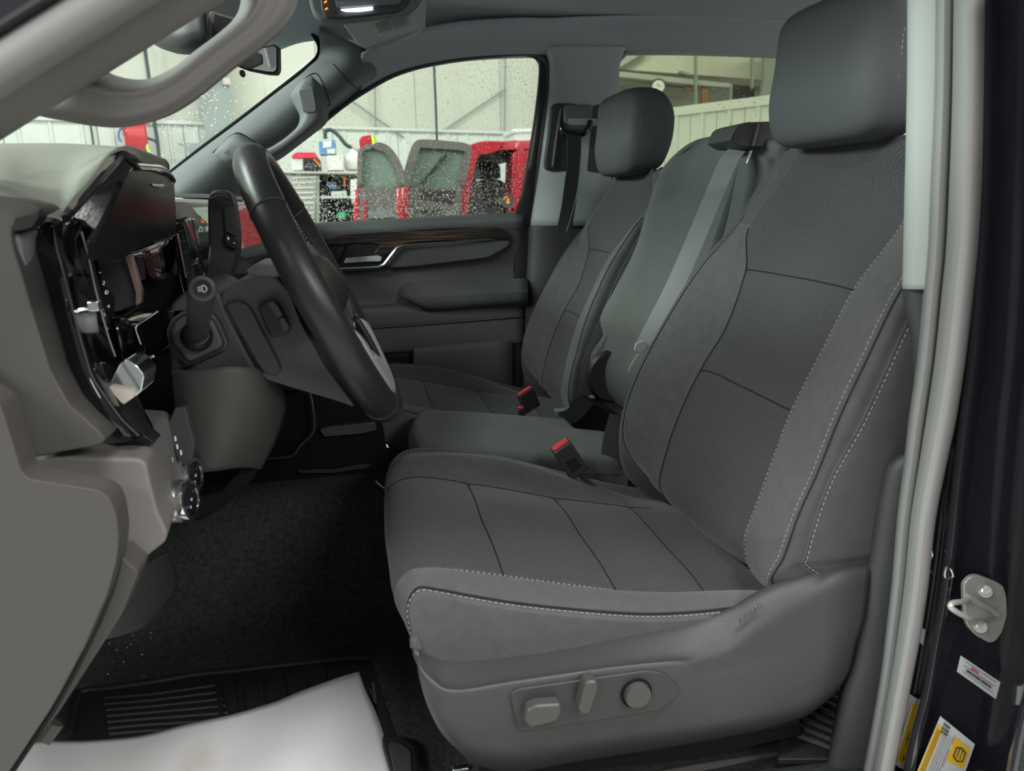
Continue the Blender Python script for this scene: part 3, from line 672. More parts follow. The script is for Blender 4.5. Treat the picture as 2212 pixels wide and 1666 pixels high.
# door card: one relief surface, rows from the sill down
ub = (600,700,800,900,1000,1060,1130)
def drow(v0, v1, Y, dy=0): return [W(u, v0+(v1-v0)*(u-600)/530, Y) for u in ub]
card = [drow(497,463,2.385), drow(499,466,2.36), drow(504,470,2.345), drow(520,486,2.338), drow(530,500,2.345), drow(560,535,2.352), drow(600,575,2.365), drow(640,606,2.36),
        drow(672,640,2.355), drow(676,646,2.335), drow(690,662,2.328), drow(720,682,2.33), drow(724,686,2.337), drow(770,733,2.338), drow(778,740,2.345)]
patch('door_card', card, M['door_plastic'], dr, 4, 4, solid=.004)
sill = [drow(488,459,2.40), drow(489,461,2.37), drow(492,465,2.350), drow(499,472,2.338), drow(506,478,2.334), drow(516,486,2.338)]
patch('sill_cover', sill, M['trim_grey'], dr, 4, 4, solid=.003)
low = [drow(772,734,2.375), drow(800,800,2.38), drow(930,940,2.38)]
patch('lower_door', low, M['black'], dr, 2, 2, solid=.003)
patch('map_pocket', [[W(u,v+(u-900)*-.075,y) for u in (893,903,960,1040,1106)] for v,y in ((752,2.345),(756,2.332),(790,2.33),(860,2.335),(900,2.34))], M['door_plastic'], dr, 3, 2, solid=.004)
# woodgrain strip
def woodmat():
    m = mat('open_pore_wood', (.05,.03,.02), .35, spec=.5, coat=.2); nt = m.node_tree; b = nt.nodes['Principled BSDF']; tc = nt.nodes['Texture Coordinate']
    mp = nt.nodes.new('ShaderNodeMapping'); mp.inputs['Scale'].default_value = (2,2,110); mp.inputs['Rotation'].default_value = (0,math.radians(1.5),0)
    nz = nt.nodes.new('ShaderNodeTexNoise'); nz.inputs['Scale'].default_value = 3; nz.inputs['Detail'].default_value = 4
    cr_ = nt.nodes.new('ShaderNodeValToRGB'); cr_.color_ramp.elements[0].position = .5; cr_.color_ramp.elements[0].color = (.010,.007,.006,1)
    cr_.color_ramp.elements[1].position = .72; cr_.color_ramp.elements[1].color = (.22,.12,.06,1)
    nt.links.new(tc.outputs['Object'], mp.inputs[0]); nt.links.new(mp.outputs[0], nz.inputs['Vector']); nt.links.new(nz.outputs['Fac'], cr_.inputs[0]); nt.links.new(cr_.outputs[0], b.inputs['Base Color'])
    return m
M['wood'] = woodmat()
prism('wood_trim', uv([(703,529),(712,518),(728,509),(860,499),(962,493),(1077,491),(1092,499),(1103,510),(1101,517),(1005,520),(933,520),(889,525),(858,531),(842,547),(832,553),(806,551),(820,531),(812,526),(762,526),(735,531)], 2.322, 4), (0,.02,0), M['wood'], dr, bev=.003)
pu = prism('pull_cup', uv([(855,537),(868,531),(933,526),(1075,516),(1099,516),(1103,528),(1095,535),(1057,557),(1020,562),(900,576),(842,580),(832,574)], 2.330, 6), (0,.02,0), M['door_plastic'], dr, bev=.005)
tube('chrome_accent', [W(690,584,2.312), W(719,582,2.312), W(790,579,2.312), W(818,577,2.312), W(830,571,2.312), W(848,548,2.312), W(858,535,2.312), W(872,531,2.312), W(933,526,2.314), W(1010,521,2.318), W(1090,516,2.326)], lambda t: .0058 if t < .55 else .0058-.0100*(t-.55), M['satin'], dr, seg=8)
prism('handle_recess', uv([(728,579),(752,531),(765,527),(815,528),(818,535),(805,560),(828,570),(815,577)], 2.326, 3), (0,.01,0), M['black'], dr, bev=.002)
prism('release_lever', uv([(741,568),(748,557),(757,556),(817,551),(826,555),(822,565),(790,566),(745,569)], 2.308, 4), (0,.012,0), M['chrome'], dr, bev=.003)
for k in range(2): prism('lock_switch', uv([(701+15*k,559),(716+15*k,533),(730+15*k,532),(715+15*k,561)], 2.318, 3), (0,.01,0), M['dgrey'], dr, bev=.0015)
textobj('lock_symbol', 'o', W(714,546,2.316), W(800,540,2.3)-W(700,544,2.3), V(0,0,1), .009, M['glow'], dr)
ar = [[(870,640),(871,628),(884,614),(960,609),(1051,604),(1140,605)], [(868,640),(872,625),(888,616),(960,612),(1051,607),(1140,607)], [(870,642),(884,634),(905,637),(960,636),(1051,631),(1140,628)],
      [(873,645),(890,645),(915,643),(960,642),(1051,637),(1140,633)], [(880,648),(900,655),(925,662),(980,660),(1051,655),(1140,650)], [(890,655),(912,668),(930,674),(985,671),(1051,667),(1140,661)]]
ys = (2.35,2.32,2.275,2.268,2.28,2.345)
patch('armrest', [[W(u,v,y + (.03 if k==0 else 0)) for k,(u,v) in enumerate(r)] for r,y in zip(ar,ys)], M['cloth_mid'], dr, 5, 4, solid=.004)
stitches('armrest_stitching', spline([W(882,634,2.272),W(903,638,2.266),W(960,638.5,2.266),W(1051,633.5,2.266),W(1135,629.5,2.266)],12), M['thread'], dr, w=.0012)
stitches('card_stitching', spline([W(785,712,2.325),W(808,708,2.325),W(900,702,2.325),W(1000,694,2.325),W(1128,683,2.325)],14), M['thread'], dr, w=.0013)
tube('card_seam', [W(760,716,2.328),W(808,709.5,2.328),W(900,703.5,2.328),W(1000,695.5,2.328),W(1128,684.5,2.328)], .0015, M['seam'], dr, seg=6, n=4)
for q in ([(770,667),(840,661),(885,654)], [(902,752),(1000,743),(1104,735)]): tube('edge_line', [W(u,v,2.334) for u,v in q], .0012, M['trim_grey'], dr, seg=6, n=4)
# window pane
M['tint'] = glass('side_glass', (.90,.93,.90))
wp = sroot('window_1', W(900,330,2.40))
gp = [(560,366)]+win[1:]+[(1118,468),(690,494),(560,500)]
prism('pane', [W(u,v,2.395) for u,v in gp], (0,.004,0), M['tint'], wp, bev=0, smooth=False)
# water drops on the pane: flattened beads
def drops(name, n, place, parent, seed):
    rnd = random.Random(seed); vs, fs = [], []
    for k in range(n):
        q = place(rnd)
        if q is None: continue
        p, r = q; b = len(vs); S = 7
        ex = r*rnd.uniform(.85,1.15); ez = r*rnd.uniform(.9,1.35)
        for h, f in ((0,1),(.45,.8),(.7,.35)):
            for j in range(S):
                a = 2*math.pi*j/S; vs.append(p + V(math.cos(a)*ex*f, h*r, math.sin(a)*ez*f))
        vs.append(p+V(0,r*.75,0)); t = len(vs)-1
        for i in range(2):
            for j in range(S): fs.append((b+i*S+j, b+i*S+(j+1)%S, b+(i+1)*S+(j+1)%S, b+(i+1)*S+j))
        for j in range(S): fs.append((b+2*S+j, b+2*S+(j+1)%S, t))
        fs.append(tuple(b+j for j in reversed(range(S))))
    p0 = wloc(parent); me = bpy.data.meshes.new(name); me.from_pydata([tuple(v-p0) for v in vs], [], fs)
    for f in me.polygons: f.use_smooth = True
    o = bpy.data.objects.new(name, me); COL.objects.link(o); me.materials.append(M['water']); o.parent = parent; o['kind'] = 'stuff'; return o
def in_poly(u, v, P):
    c = False
    for i in range(len(P)):
        (x1,y1),(x2,y2) = P[i-1], P[i]
        if (y1 > v) != (y2 > v) and u < (x2-x1)*(v-y1)/(y2-y1)+x1: c = not c
    return c
def side(rnd):
    u, v = rnd.uniform(560,1166), rnd.uniform(118,494)
    if not in_poly(u, v, gp): return None
    d = max(0,(v-300)/170)+ max(0,(u-950)/200)*max(0,(260-v)/140)*.8
    if rnd.random() > .22+.8*min(d,1): return None
    return W(u,v,2.402), rnd.uniform(.0006,.0014)*(1+.5*min(max((v-330)/120,0),1))
drops('water_drops', 15000, side, wp, 3)
# stickers at the corner of the pane
st_ = root('window_sticker', 'round sticker with an orange padlock at the rear corner of the far door glass', 'sticker', W(1097,434,2.39))
def disc(name, c, r, m, parent, t=.0006, seg=28, r0=0):
    n = V(0,-1,0)
    if r0: prof = [(0,r0),(0,r),(t,r),(t,r0)]
    else: prof = [(0,r),(t,r),(t,r*.5),(t,0)]
    return lathe(name, prof, c, n, m, parent, seg=seg)
M['st_red'] = mat('sticker_grey', (.22,.07,.08), .5)
cst = W(1097,434,2.391)
disc('sticker_face', cst, .0205, M['st_red'], st_); disc('sticker_rim', cst+V(0,-.0008,0), .0215, M['trim_light'], st_, r0=.0195)
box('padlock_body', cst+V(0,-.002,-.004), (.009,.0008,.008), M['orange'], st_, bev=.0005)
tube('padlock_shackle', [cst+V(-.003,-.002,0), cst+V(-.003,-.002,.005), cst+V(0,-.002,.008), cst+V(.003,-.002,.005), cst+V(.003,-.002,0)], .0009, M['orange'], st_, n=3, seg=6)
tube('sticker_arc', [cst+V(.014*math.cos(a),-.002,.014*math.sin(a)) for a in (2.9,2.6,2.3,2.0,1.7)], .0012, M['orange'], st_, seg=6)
lb = root('glass_label', 'small grey rectangular decal along the bottom edge of the far door glass', 'decal', W(1056,453,2.39))
prism('decal_face', uv([(1032,450),(1080,449),(1080,458),(1032,460)], 2.390, 1), (0,.0006,0), M['trim_grey'], lb, bev=0)
disc('decal_mark', W(1043,454,2.3895), .0055, M['trim_light'], lb)
box('door_pin', W(1089,455,2.365), (.006,.006,.022), M['black'], dr, bev=.002)
box('date_mark', W(1108,453,2.391), (.007,.001,.007), M['black'], dr, bev=0)
# ---------------------------------------------------------------- far centre pillar
bp = sroot('trim_4', W(1200,350,2.3))
rows = []
for v, a, b, c in ((100,1176,1192,1345),(118,1182,1198,1338),(140,1188,1204,1332),(200,1187,1208,1328),(300,1176,1200,1320),(400,1162,1190,1310),(488,1149,1180,1290)):
    rows.append([W(a,v,2.37), W(a+2,v,2.335), W(b,v,2.305), W(b+ (c-b)*.3,v,2.29), W(b+(c-b)*.7,v,2.29), W(c,v,2.30), W(c+4,v,2.34)])
patch('pillar_cover', rows, M['pillar'], bp, 5, 4, solid=.005)
rows = [[W(a,v,2.37), W(a+3,v,2.325), W(a+40,v,2.30), W(a+110,v,2.30), W(a+180,v,2.30)] for v,a in ((488,1147),(500,1146),(560,1143),(640,1139),(760,1136),(900,1134))]
patch('lower_cover', rows, M['plastic'], bp, 3, 3, solid=.005)
ad = prism('belt_adjuster', uv([(1192,226),(1204,222),(1300,224),(1300,375),(1240,372),(1180,368),(1176,355)], 2.284, 8), (0,.02,0), M['plastic'], bp, bev=.006)
box('adjuster_slider', W(1248,255,2.275), (.09,.02,.075), M['trim_grey'], bp, bev=.008)
prism('slider_button', uv([(1227,256),(1290,256),(1290,272),(1227,270)], 2.262, 3), (0,.004,0), M['trim_light'], bp, bev=.001)
tube('adjuster_track', [W(1212,235,2.278), W(1203,290,2.278), W(1194,360,2.278)], .004, M['trim_grey'], bp, n=3)
tube('belt_ring', [W(1213,264,2.262), W(1215,282,2.255), W(1224,291,2.25), W(1245,292,2.25), W(1262,288,2.25), W(1271,275,2.255), W(1275,262,2.262)], .0085, M['piano'], bp, n=5, seg=10)
pb = root('passenger_belt', 'dark seat belt hanging from the black ring on the far centre pillar', 'seat belt', W(1230,380,2.24))
ribbon('webbing', [W(1241,292,2.235), W(1240,330,2.232), W(1240,360,2.23), W(1234,400,2.225), W(1229,440,2.215), W(1222,480,2.2), W(1214,520,2.17)], .047, M['belt_dark'], pb, side=(1,.25,0), n=6)
tube('belt_edge', [W(1256,330,2.225), W(1252,380,2.222), W(1246,420,2.218), W(1236,460,2.205), W(1224,500,2.18)], .0014, M['belt'], pb, n=5, seg=6)
# ---------------------------------------------------------------- rear window frame (far rear door)
rw = sroot('window_2', W(1500,230,2.42))
r2 = [(1322,345),(1324,260),(1328,170),(1334,140),(1348,122),(1370,112),(1500,113),(1700,119),(1850,124)]
rows = []
for i,(u,v) in enumerate(r2):
    a = Vector((u,v)); t = (Vector(r2[min(i+1,len(r2)-1)])-Vector(r2[max(i-1,0)])).normalized(); n = Vector((-t.y,t.x))
    if n.dot(Vector((1550,300))-a) < 0: n = -n
    rows.append([W(*(a-n*10),2.33), W(*(a-n*2),2.34), W(*(a+n*3),2.39), W(*(a+n*3),2.45)])
patch('frame', rows, M['black'], rw, 5, 2, solid=.004)
M['tint2'] = glass('rear_side_glass', (.74,.76,.66))
prism('pane', [W(u,v,2.43) for u,v in ((1318,500),(1322,170),(1336,112),(1500,105),(1900,115),(1900,500))], (0,.004,0), M['tint2'], rw, bev=0, smooth=False)
def side2(rnd):
    u = rnd.gauss(1600,50) if rnd.random() < .6 else rnd.uniform(1330,1690); v = rnd.gauss(200,28) if u > 1500 else rnd.uniform(120,330)
    return W(u,v,2.437), rnd.uniform(.0010,.0022)
drops('water_drops', 130, side2, rw, 5)
# rear lower body side under the rear window, out of sight line
box('lower_panel', V(1.25,2.45,.42), (1.1,.03,.92), M['plastic'], rw, bev=.01)
# far body between the door's lower edge and floor
# ---------------------------------------------------------------- windscreen glass
ws = sroot('window_3', V(-.9,1.5,1.0))
prism('pane', [W(690,110,2.33), W(372,374,2.36), V(-1.25,2.4,.80), V(-1.25,.55,.80), V(-.21,.55,1.33), W(640,20,2.28)], V(-.003,0,.004), M['glass'], ws, bev=0, smooth=False)
def wsd(rnd):
    a = rnd.gauss(0,1); u = rnd.gauss(420,50); v = rnd.gauss(240,40)
    t = (u-372)/(690-372); 
    # solve on the pane plane
    P0, P1, P2 = W(690,110,2.33), W(372,374,2.36), V(-1.25,.55,.80); n = (P1-P0).cross(P2-P0)
    d = W(u,v,1)-EYE; k = (P0-EYE).dot(n)/d.dot(n); return EYE+d*k, rnd.uniform(.0008,.0018)
drops('water_drops', 160, wsd, ws, 8)
# header: windscreen top trim
rows = [[W(690,112,2.30), W(700,100,2.26), W(720,80,2.2)], [W(672,70,2.28), W(684,62,2.24), W(705,50,2.15)], [W(640,30,2.2), W(655,26,2.15), W(690,20,2.05)], [W(560,-60,2.1), W(580,-64,2.05), W(640,-70,1.95)], [W(300,-260,1.6), W(320,-270,1.55), W(420,-280,1.5)]]
# ================================================================ NEAR OPENING
# near windscreen pillar, seen out of focus at the top corner
np_ = sroot('trim_5', W(150,150,.78))
rows = []
for t in (-.35,-.15,0,.2,.4,.6,.8,1.0,1.3):
    b = Vector((0,282))*(1-t)+Vector((447,3))*t; g = Vector((0,192))*(1-t)+Vector((330,-12))*t; k = Vector((0,120))*(1-t)+Vector((230,-30))*t
    rows.append([W(b.x-6,b.y-4,.83), W(b.x,b.y,.80), W((b.x+g.x)/2-8,(b.y+g.y)/2-14,.765), W(g.x,g.y,.74)])
patch('pillar_cover', rows, M['warm_light'], np_, 3, 5, solid=.006)
rows = []
for t in (-.35,0,.4,.8,1.3):
    g = Vector((0,194))*(1-t)+Vector((330,-10))*t; k = Vector((0,92))*(1-t)+Vector((190,-26))*t
    rows.append([W(*g,.735), W(*(g*.93+k*.07),.70), W(*(g*.6+k*.4),.675), W(*(g*.2+k*.8),.68), W(*k,.72)])
patch('door_seal', rows, M['rubber'], np_, 3, 5, solid=.006)
prism('pillar_paint', [W(-300,290,.70), W(0,100,.70), W(210,-30,.70), W(500,-220,.70), W(-300,-300,.70)], (0,-.03,0), M['paint'], np_, bev=.005)
gh2 = root('grab_handle', 'large dark grab handle on the near windscreen pillar, close and slightly out of focus', 'grab handle', W(300,200,.85))
secs = []
for (i, o, y, t) in (((40,170),(20,268),.87,.02), ((100,185),(70,250),.865,.03), ((165,160),(120,258),.86,.035), ((212,147),(195,271),.855,.036), ((250,163),(258,276),.852,.036), ((292,172),(322,265),.85,.036), ((330,169),(375,244),.85,.036), ((378,146),(430,208),.85,.036),
                  ((430,106),(498,152),.85,.036), ((478,70),(565,102),.85,.036), ((508,40),(615,58),.85,.036), ((520,8),(640,18),.85,.036), ((518,-30),(642,-28),.85,.034), ((505,-80),(620,-90),.86,.03)):
    a, b = W(*i, y), W(*o, y); up = V(0,-1,0)
    secs.append([a, a*.85+b*.15+up*t*.45, a*.62+b*.38+up*t*.75, a*.45+b*.55+up*t*.55, a*.2+b*.8+up*t*.5, b*.95+a*.05+up*t*.22, b, b*.8+a*.2+V(0,.03,0), a*.8+b*.2+V(0,.03,0)])
patch('handle_bar', secs, M['warm_light'], gh2, 5, 4, closed=True, cap=True)
# near centre pillar: light trim, dark lower cover, rubber seals, black painted jamb
pb_ = sroot('trim_6', W(2000,500,.72))
rows = [[W(a-2,v,.80), W(a,v,.765), W(b-6,v,.745), W(b+8,v,.75)] for v,a,b in ((-120,1978,2036),(0,1975,2032),(150,1974,2030),(300,1971,2026),(450,1967,2020),(560,1964,2012),(624,1962,2008))]
patch('pillar_cover', rows, M['trim_light'], pb_, 4, 4, solid=.005)
rows = [[W(a,v,.84), W(a+4,v,.775), W((a+b)/2,v,.76), W(b+4,v,.755)] for v,a,b in ((618,1958,2010),(660,1960,2008),(720,1972,2004),(800,1976,1998),(900,1976,1990),(985,1965,1978))]
patch('lower_cover', rows, M['plastic'], pb_, 4, 4, solid=.005)
rows = [[W(a,v,.86), W(a+5,v,.79), W(a+18,v,.765), W(b-8,v,.755), W(b+8,v,.755)] for v,a,b in ((980,1962,1975),(986,1942,1974),(1000,1921,1972),(1028,1908,1970),(1107,1893,1960),(1194,1880,1950),(1291,1862,1938),(1429,1839,1915),(1498,1821,1903),(1590,1801,1886),(1700,1776,1868))]
patch('sill_cover', rows, M['plastic'], pb_, 4, 4, solid=.005)
RB = ((-120,2034,2124),(0,2030,2121),(200,2027,2118),(400,2018,2114),(540,2012,2105),(640,2003,2094),(780,1990,2077),(900,1973,2058),(1000,1962,2036),(1120,1947,2012),(1250,1936,1998),(1350,1924,1984),(1450,1912,1965),(1550,1895,1946),(1640,1878,1928),(1760,1855,1905))
rows = []
for v,a,b in RB:
    w = b-a; rows.append([W(a-2,v,.752), W(a+w*.06,v,.722), W(a+w*.18,v,.718), W(a+w*.28,v,.735), W(a+w*.36,v,.738), W(a+w*.46,v,.705), W(a+w*.68,v,.685), W(a+w*.88,v,.69), W(b,v,.715), W(b+3,v,.75)])
patch('door_seal', rows, M['rubber'], pb_, 3, 4, solid=.004)
FLG = ((-120,2127,2215),(0,2127,2215),(200,2124,2210),(400,2122,2204),(600,2112,2198),(780,2098,2185),(900,2082,2172),(1050,2064,2160),(1180,2050,2150),(1300,2034,2140),(1400,2016,2128),(1500,1998,2112),(1600,1972,2090),(1760,1940,2060))
rows = []
for (v,a,c) in FLG:
    rb = [r for r in RB]; 
    import bisect
    for k in range(len(rb)-1):
        if rb[k][0] <= v <= rb[k+1][0]: t = (v-rb[k][0])/(rb[k+1][0]-rb[k][0]); b = rb[k][2]*(1-t)+rb[k+1][2]*t
    rows.append([W(b-3,v,.745), W(b+4,v,.742), W((a+b)/2,v,.74), W(a-5,v,.728), W(a,v,.708), W(a+7,v,.703), W(a+14,v,.712), W(a+30,v,.722), W((a+c)/2+20,v,.721), W(c,v,.717), W(c+60,v,.705), W(c+120,v,.60)])
patch('pillar_jamb', rows, M['paint'], pb_, 4, 4, solid=.004)
# door striker
sk = root('door_striker', 'zinc door striker plate with wire loop and two bolts on the black jamb', 'door striker', W(2125,1318,.70))
pl = [(2082,1262),(2098,1246),(2115,1243),(2150,1256),(2168,1266),(2175,1290),(2176,1330),(2166,1365),(2150,1387),(2138,1390),(2110,1375),(2092,1355),(2085,1335)]
M['zinc'] = mat('zinc_plated', (.46,.48,.45), .3, metal=.35, bump=(200,.2))
prism('striker_plate', [W(u,v,.700) for u,v in [tuple(p)[:2] for p in rp([q+(0,) for q in pl], 8)]], (0,.006,0), M['zinc'], sk, bev=.0012)
tube('striker_loop', [W(2095,1297,.698), W(2078,1300,.682), W(2058,1303,.672), W(2053,1311,.668), W(2066,1322,.668), W(2092,1335,.672), W(2110,1337,.682), W(2145,1332,.697)], .0034, M['zinc'], sk, n=5, seg=10)
tube('loop_collar', [W(2090,1290,.697), W(2125,1308,.697), W(2155,1326,.697)], .004, M['zinc'], sk, n=3, seg=8)
for (u,v) in ((2128,1278),(2117,1354)):
    cb = W(u,v,.698); b_ = lathe('bolt', [(0,.0075),(.002,.0075),(.002,.0055),(.005,.005),(.0055,.003),(.003,.0028),(.003,0)], cb, W(u,v,.6)-W(u,v,.7)+V(.03,0,0), M['zinc'], sk, seg=20)
# labels on the jamb
def label3(name, lab, quad, Y, m, dy=.0008):
    rt = root(name, lab, 'label', W(*quad[0], Y)); prism('label_face', [W(u,v,Y) for u,v in quad], (0,dy,0), m, rt, bev=0, smooth=False)
    a, b, c, d = [W(u,v,Y-.0008) for u,v in quad]
    def q(s, t): return (a*(1-s)+b*s)*(1-t)+(d*(1-s)+c*s)*t
    return rt, q
def blk(name, q, s0, s1, t0, t1, m, rt, lift=0):
    ps = [q(s0,t0), q(s1,t0), q(s1,t1), q(s0,t1)]; prism(name, [p+V(0,-lift,0) for p in ps], (0,.0003,0), m, rt, bev=0, smooth=False)
def lines_(name, q, rt, m, L, k, s0, s1, seed, w=.02, lift=.0004, vert=False):
    """rows of tiny letter-like dashes"""
    rnd = random.Random(seed); vs, fs = [], []
    for t in L:
        s = s0
        while s < s1:
            d = min(rnd.uniform(.4,1.3)*k, s1-s); 
            qq = [(s,t),(s+d,t),(s+d,t+w),(s,t+w)]
            if vert: qq = [(b_,a_) for a_,b_ in qq]
            b = len(vs); vs += [q(*p)+V(0,-lift,0) for p in qq]; fs.append((b,b+1,b+2,b+3)); s += d + k*.35
    o = mob(name, vs, fs, m, rt, smooth=False); o['kind'] = 'stuff'
rt, q = label3('paper_label', 'small white printed label with one red line on the jamb below the striker', [(2076,1417),(2161,1474),(2151,1511),(2068,1452)], .700, M['white'])
lines_('print', q, rt, M['ink'], [.50], .035, .18, .82, 1, .16); lines_('red_print', q, rt, M['red'], [.22], .03, .28, .46, 2, .14); lines_('fine_print', q, rt, M['trim_grey'], [.12,.38,.76], .03, .1, .9, 4, .05)
rt, q = label3('tyre_label', 'white and yellow label with open book pictogram low on the black jamb', [(2032,1548),(2106,1608),(2060,1740),(1960,1720)], .702, M['white'])
blk('yellow_band', q, .0,.16,.10,1.0, M['yellow'], rt, .0003); blk('yellow_square', q, .50,.93,.10,.42, M['yellow'], rt, .0003)
lines_('print', q, rt, M['ink'], [.03,.08,.12], .03, .12,.30, 5, .03, .0008); 
lines_('warning_print', q, rt, M['ink'], [.03,.07,.11], .02, .14,.95, 6, .02, .0008, vert=True)
lines_('columns_print', q, rt, M['ink'], [.2,.25,.30,.36,.42], .018, .12,.95, 7, .015, .0008, vert=True)
lines_('red_rule', q, rt, M['red'], [.46], .2, .08,.98, 8, .012, .0008, vert=True)
tube('book_pictogram', [q(.60,.20)+V(0,-.001,0), q(.60,.33)+V(0,-.001,0), q(.72,.36)+V(0,-.001,0), q(.84,.33)+V(0,-.001,0), q(.84,.20)+V(0,-.001,0), q(.72,.17)+V(0,-.001,0)], .0010, M['ink'], rt, closed=True, seg=6)
tube('book_pictogram', [q(.68,.19)+V(0,-.001,0), q(.68,.32)+V(0,-.001,0)], .0006, M['ink'], rt, seg=6); tube('book_pictogram', [q(.76,.19)+V(0,-.001,0), q(.76,.32)+V(0,-.001,0)], .0006, M['ink'], rt, seg=6)
rt, q = label3('jamb_label', 'long narrow yellow and white label tucked behind the rubber seal', [(1966,1500),(1988,1515),(1945,1660),(1925,1645)], .733, M['white'])
blk('yellow_band', q, .45,1.0,.08,.93, M['yellow'], rt, .0003); lines_('print', q, rt, M['ink'], [.55,.72,.86], .03, .1,.9, 9, .05, .0008, vert=True); lines_('small_print', q, rt, M['ink'], [.2], .03, .1,.9, 10, .06, .0008, vert=True)
rt, q = label3('blank_label', 'tiny pale blank label high on the jamb beside the seal', [(1984,1349),(1999,1362),(1994,1395),(1980,1382)], .733, M['white'])
rt = root('grommet', 'small chrome-edged square plug in the black jamb above the striker', 'grommet', W(2048,1236,.70))
tube('ring', [W(2043,1228,.696), W(2050,1226,.696), W(2056,1236,.696), W(2057,1247,.696), W(2041,1247,.696)], .0014, M['chrome'], rt, closed=True, n=3, seg=8)
box('core', W(2049,1238,.705), (.007,.003,.008), M['black'], rt)
rt = root('retaining_clip', 'shiny wire clip at the edge of the door opening seal above the striker', 'clip', W(2010,1225,.73))
tube('wire', [W(2022,1192,.720), W(2012,1190,.720), W(2014,1200,.720), W(2006,1215,.720), W(2006,1230,.720), W(2016,1238,.720), W(2002,1242,.720), W(1998,1256,.720)], .0013, M['chrome'], rt, n=4, seg=6)
# belt tongue hanging at the near pillar
nb = root('driver_belt', 'driver seat belt tongue with grey plastic stop hanging beside the near centre pillar', 'seat belt', W(1965,850,.80))
prism('tongue', uv([(1948,812),(1962,807),(1978,808),(1980,870),(1968,874),(1945,868),(1938,856),(1940,822)], .795, 6), (0,.012,0), M['satin'], nb, bev=.003)
M['satin_grey'] = mat('grey_tongue', (.42,.42,.42), .45)
nb.children[0].data.materials[0] = M['satin_grey']
ribbon('webbing', [W(1985,700,.80), W(1980,760,.80), W(1972,830,.80), W(1973,900,.805), W(1968,960,.82)], .03, M['belt_dark'], nb, side=(.6,.8,0), n=4)
# rear floor mat seen behind the seat
rm = root('rear_floor_mat', 'black ribbed rubber mat on the rear floor behind the near seat', 'floor mat', W(1780,1540,1.1))
zz = .04
prism('mat_base', [WZ(u,v,zz) for u,v in ((1680,1640),(1700,1400),(1850,1300),(1960,1400),(1960,1640))], (0,0,-.01), M['mat_rubber'], rm, bev=.002)
for k in range(9):
    a = WZ(1715,1585-k*18,zz+.003); b = WZ(1900,1655-k*18,zz+.003); tube('rib', [a, b], .006, M['mat_rubber'], rm, seg=6)
# sill plate bottom edge
sp_ = sroot('trim_7', W(1600,1640,.80))
prism('sill_plate', [W(1440,1656,.84),W(1500,1645,.84),W(1650,1622,.84),W(1755,1606,.84),W(1772,1612,.84),W(1782,1632,.84),W(1775,1650,.84),W(1770,1700,.84),W(1300,1740,.84),W(1300,1690,.84)], (0,-.06,-.03), M['plastic_warm'], sp_, bev=.006)
# ================================================================ DASHBOARD
db = root('dashboard', 'black and grey dashboard with gloss trim and instrument hood, in front of the wheel', 'dashboard', W(200,700,.9))
tp = [
 [(-160,425,.80),(-60,432,.785),(0,442,.785),(60,468,.79),(112,480,.80),(150,470,.81),(205,408,.818),(262,342,.835),(300,352,.97),(352,366,1.16)],
 [(-160,420,.81),(-60,424,.80),(0,428,.80),(60,448,.81),(112,460,.82),(152,458,.825),(206,398,.84),(264,334,.86),(302,342,.98),(354,360,1.17)],
 [(-160,362,.98),(-60,362,.97),(0,362,.97),(60,366,.98),(120,372,.97),(165,366,.97),(215,345,.98),(268,334,.99),(304,337,1.10),(354,356,1.18)],
 [(-160,330,1.12),(-60,326,1.11),(0,324,1.11),(70,323,1.12),(130,323,1.13),(180,325,1.14),(228,328,1.15),(272,334,1.17),(306,341,1.18),(355,357,1.21)],
 [(-160,350,1.4),(-60,348,1.4),(0,346,1.4),(80,346,1.4),(140,347,1.4),(190,348,1.4),(235,350,1.4),(276,352,1.4),(308,356,1.35),(355,366,1.3)],
 [(-160,420,1.9),(-60,418,1.9),(0,416,1.9),(80,414,1.9),(140,412,1.9),(190,412,1.9),(235,412,1.9),(276,412,1.8),(308,414,1.6),(350,420,1.4)],
]
patch('dash_top', [[W(*q) for q in r] for r in tp], M['dash_top'], db, 4, 4, solid=.008, soff=-1, flip=True)
tube('hood_lip', [W(143,472,.80), W(160,455,.815), W(206,402,.815), (W(258,343,.83)), W(272,338,.85), W(300,345,.96), W(340,357,1.1), W(356,363,1.16)], .0042, M['black'], db, n=3)
# gloss side of the hood and its inner face: flat gloss panels
def plan(poly, a, b, c):
    n = (b-a).cross(c-a); out = []
    for p in poly:
        d = W(p[0],p[1],1)-EYE; out.append(EYE + d*((a-EYE).dot(n)/d.dot(n)))
    return out
n0 = V(-.17,-.94,.30); p0_ = W(158,468,.806)
def plann(poly, p0, n): return [EYE + (W(u,v,1)-EYE)*((p0-EYE).dot(n)/(W(u,v,1)-EYE).dot(n)) for u,v in poly]
M['hood_gloss'] = mat('hood_gloss', (.008,.009,.010), .22, coat=.4, spec=.7, bump=(300,.25))
prism('hood_side', plann([(150,474),(206,408),(262,344),(290,362),(276,384),(243,440),(228,470),(214,500),(196,495),(178,478)], p0_, n0), V(-.002,.006,-.001), M['hood_gloss'], db, bev=.002)
pa, pb2, pc_ = W(290,362,.86), W(376,392,1.18), W(382,505,1.23)
prism('hood_inner', plan([(284,368),(330,372),(376,388),(379,440),(383,505),(335,522),(283,546),(262,566),(205,560),(205,520),(228,478),(246,440),(264,400)], pa, pb2, pc_), V(-.006,0,0), M['hood_black'], db, bev=.001)
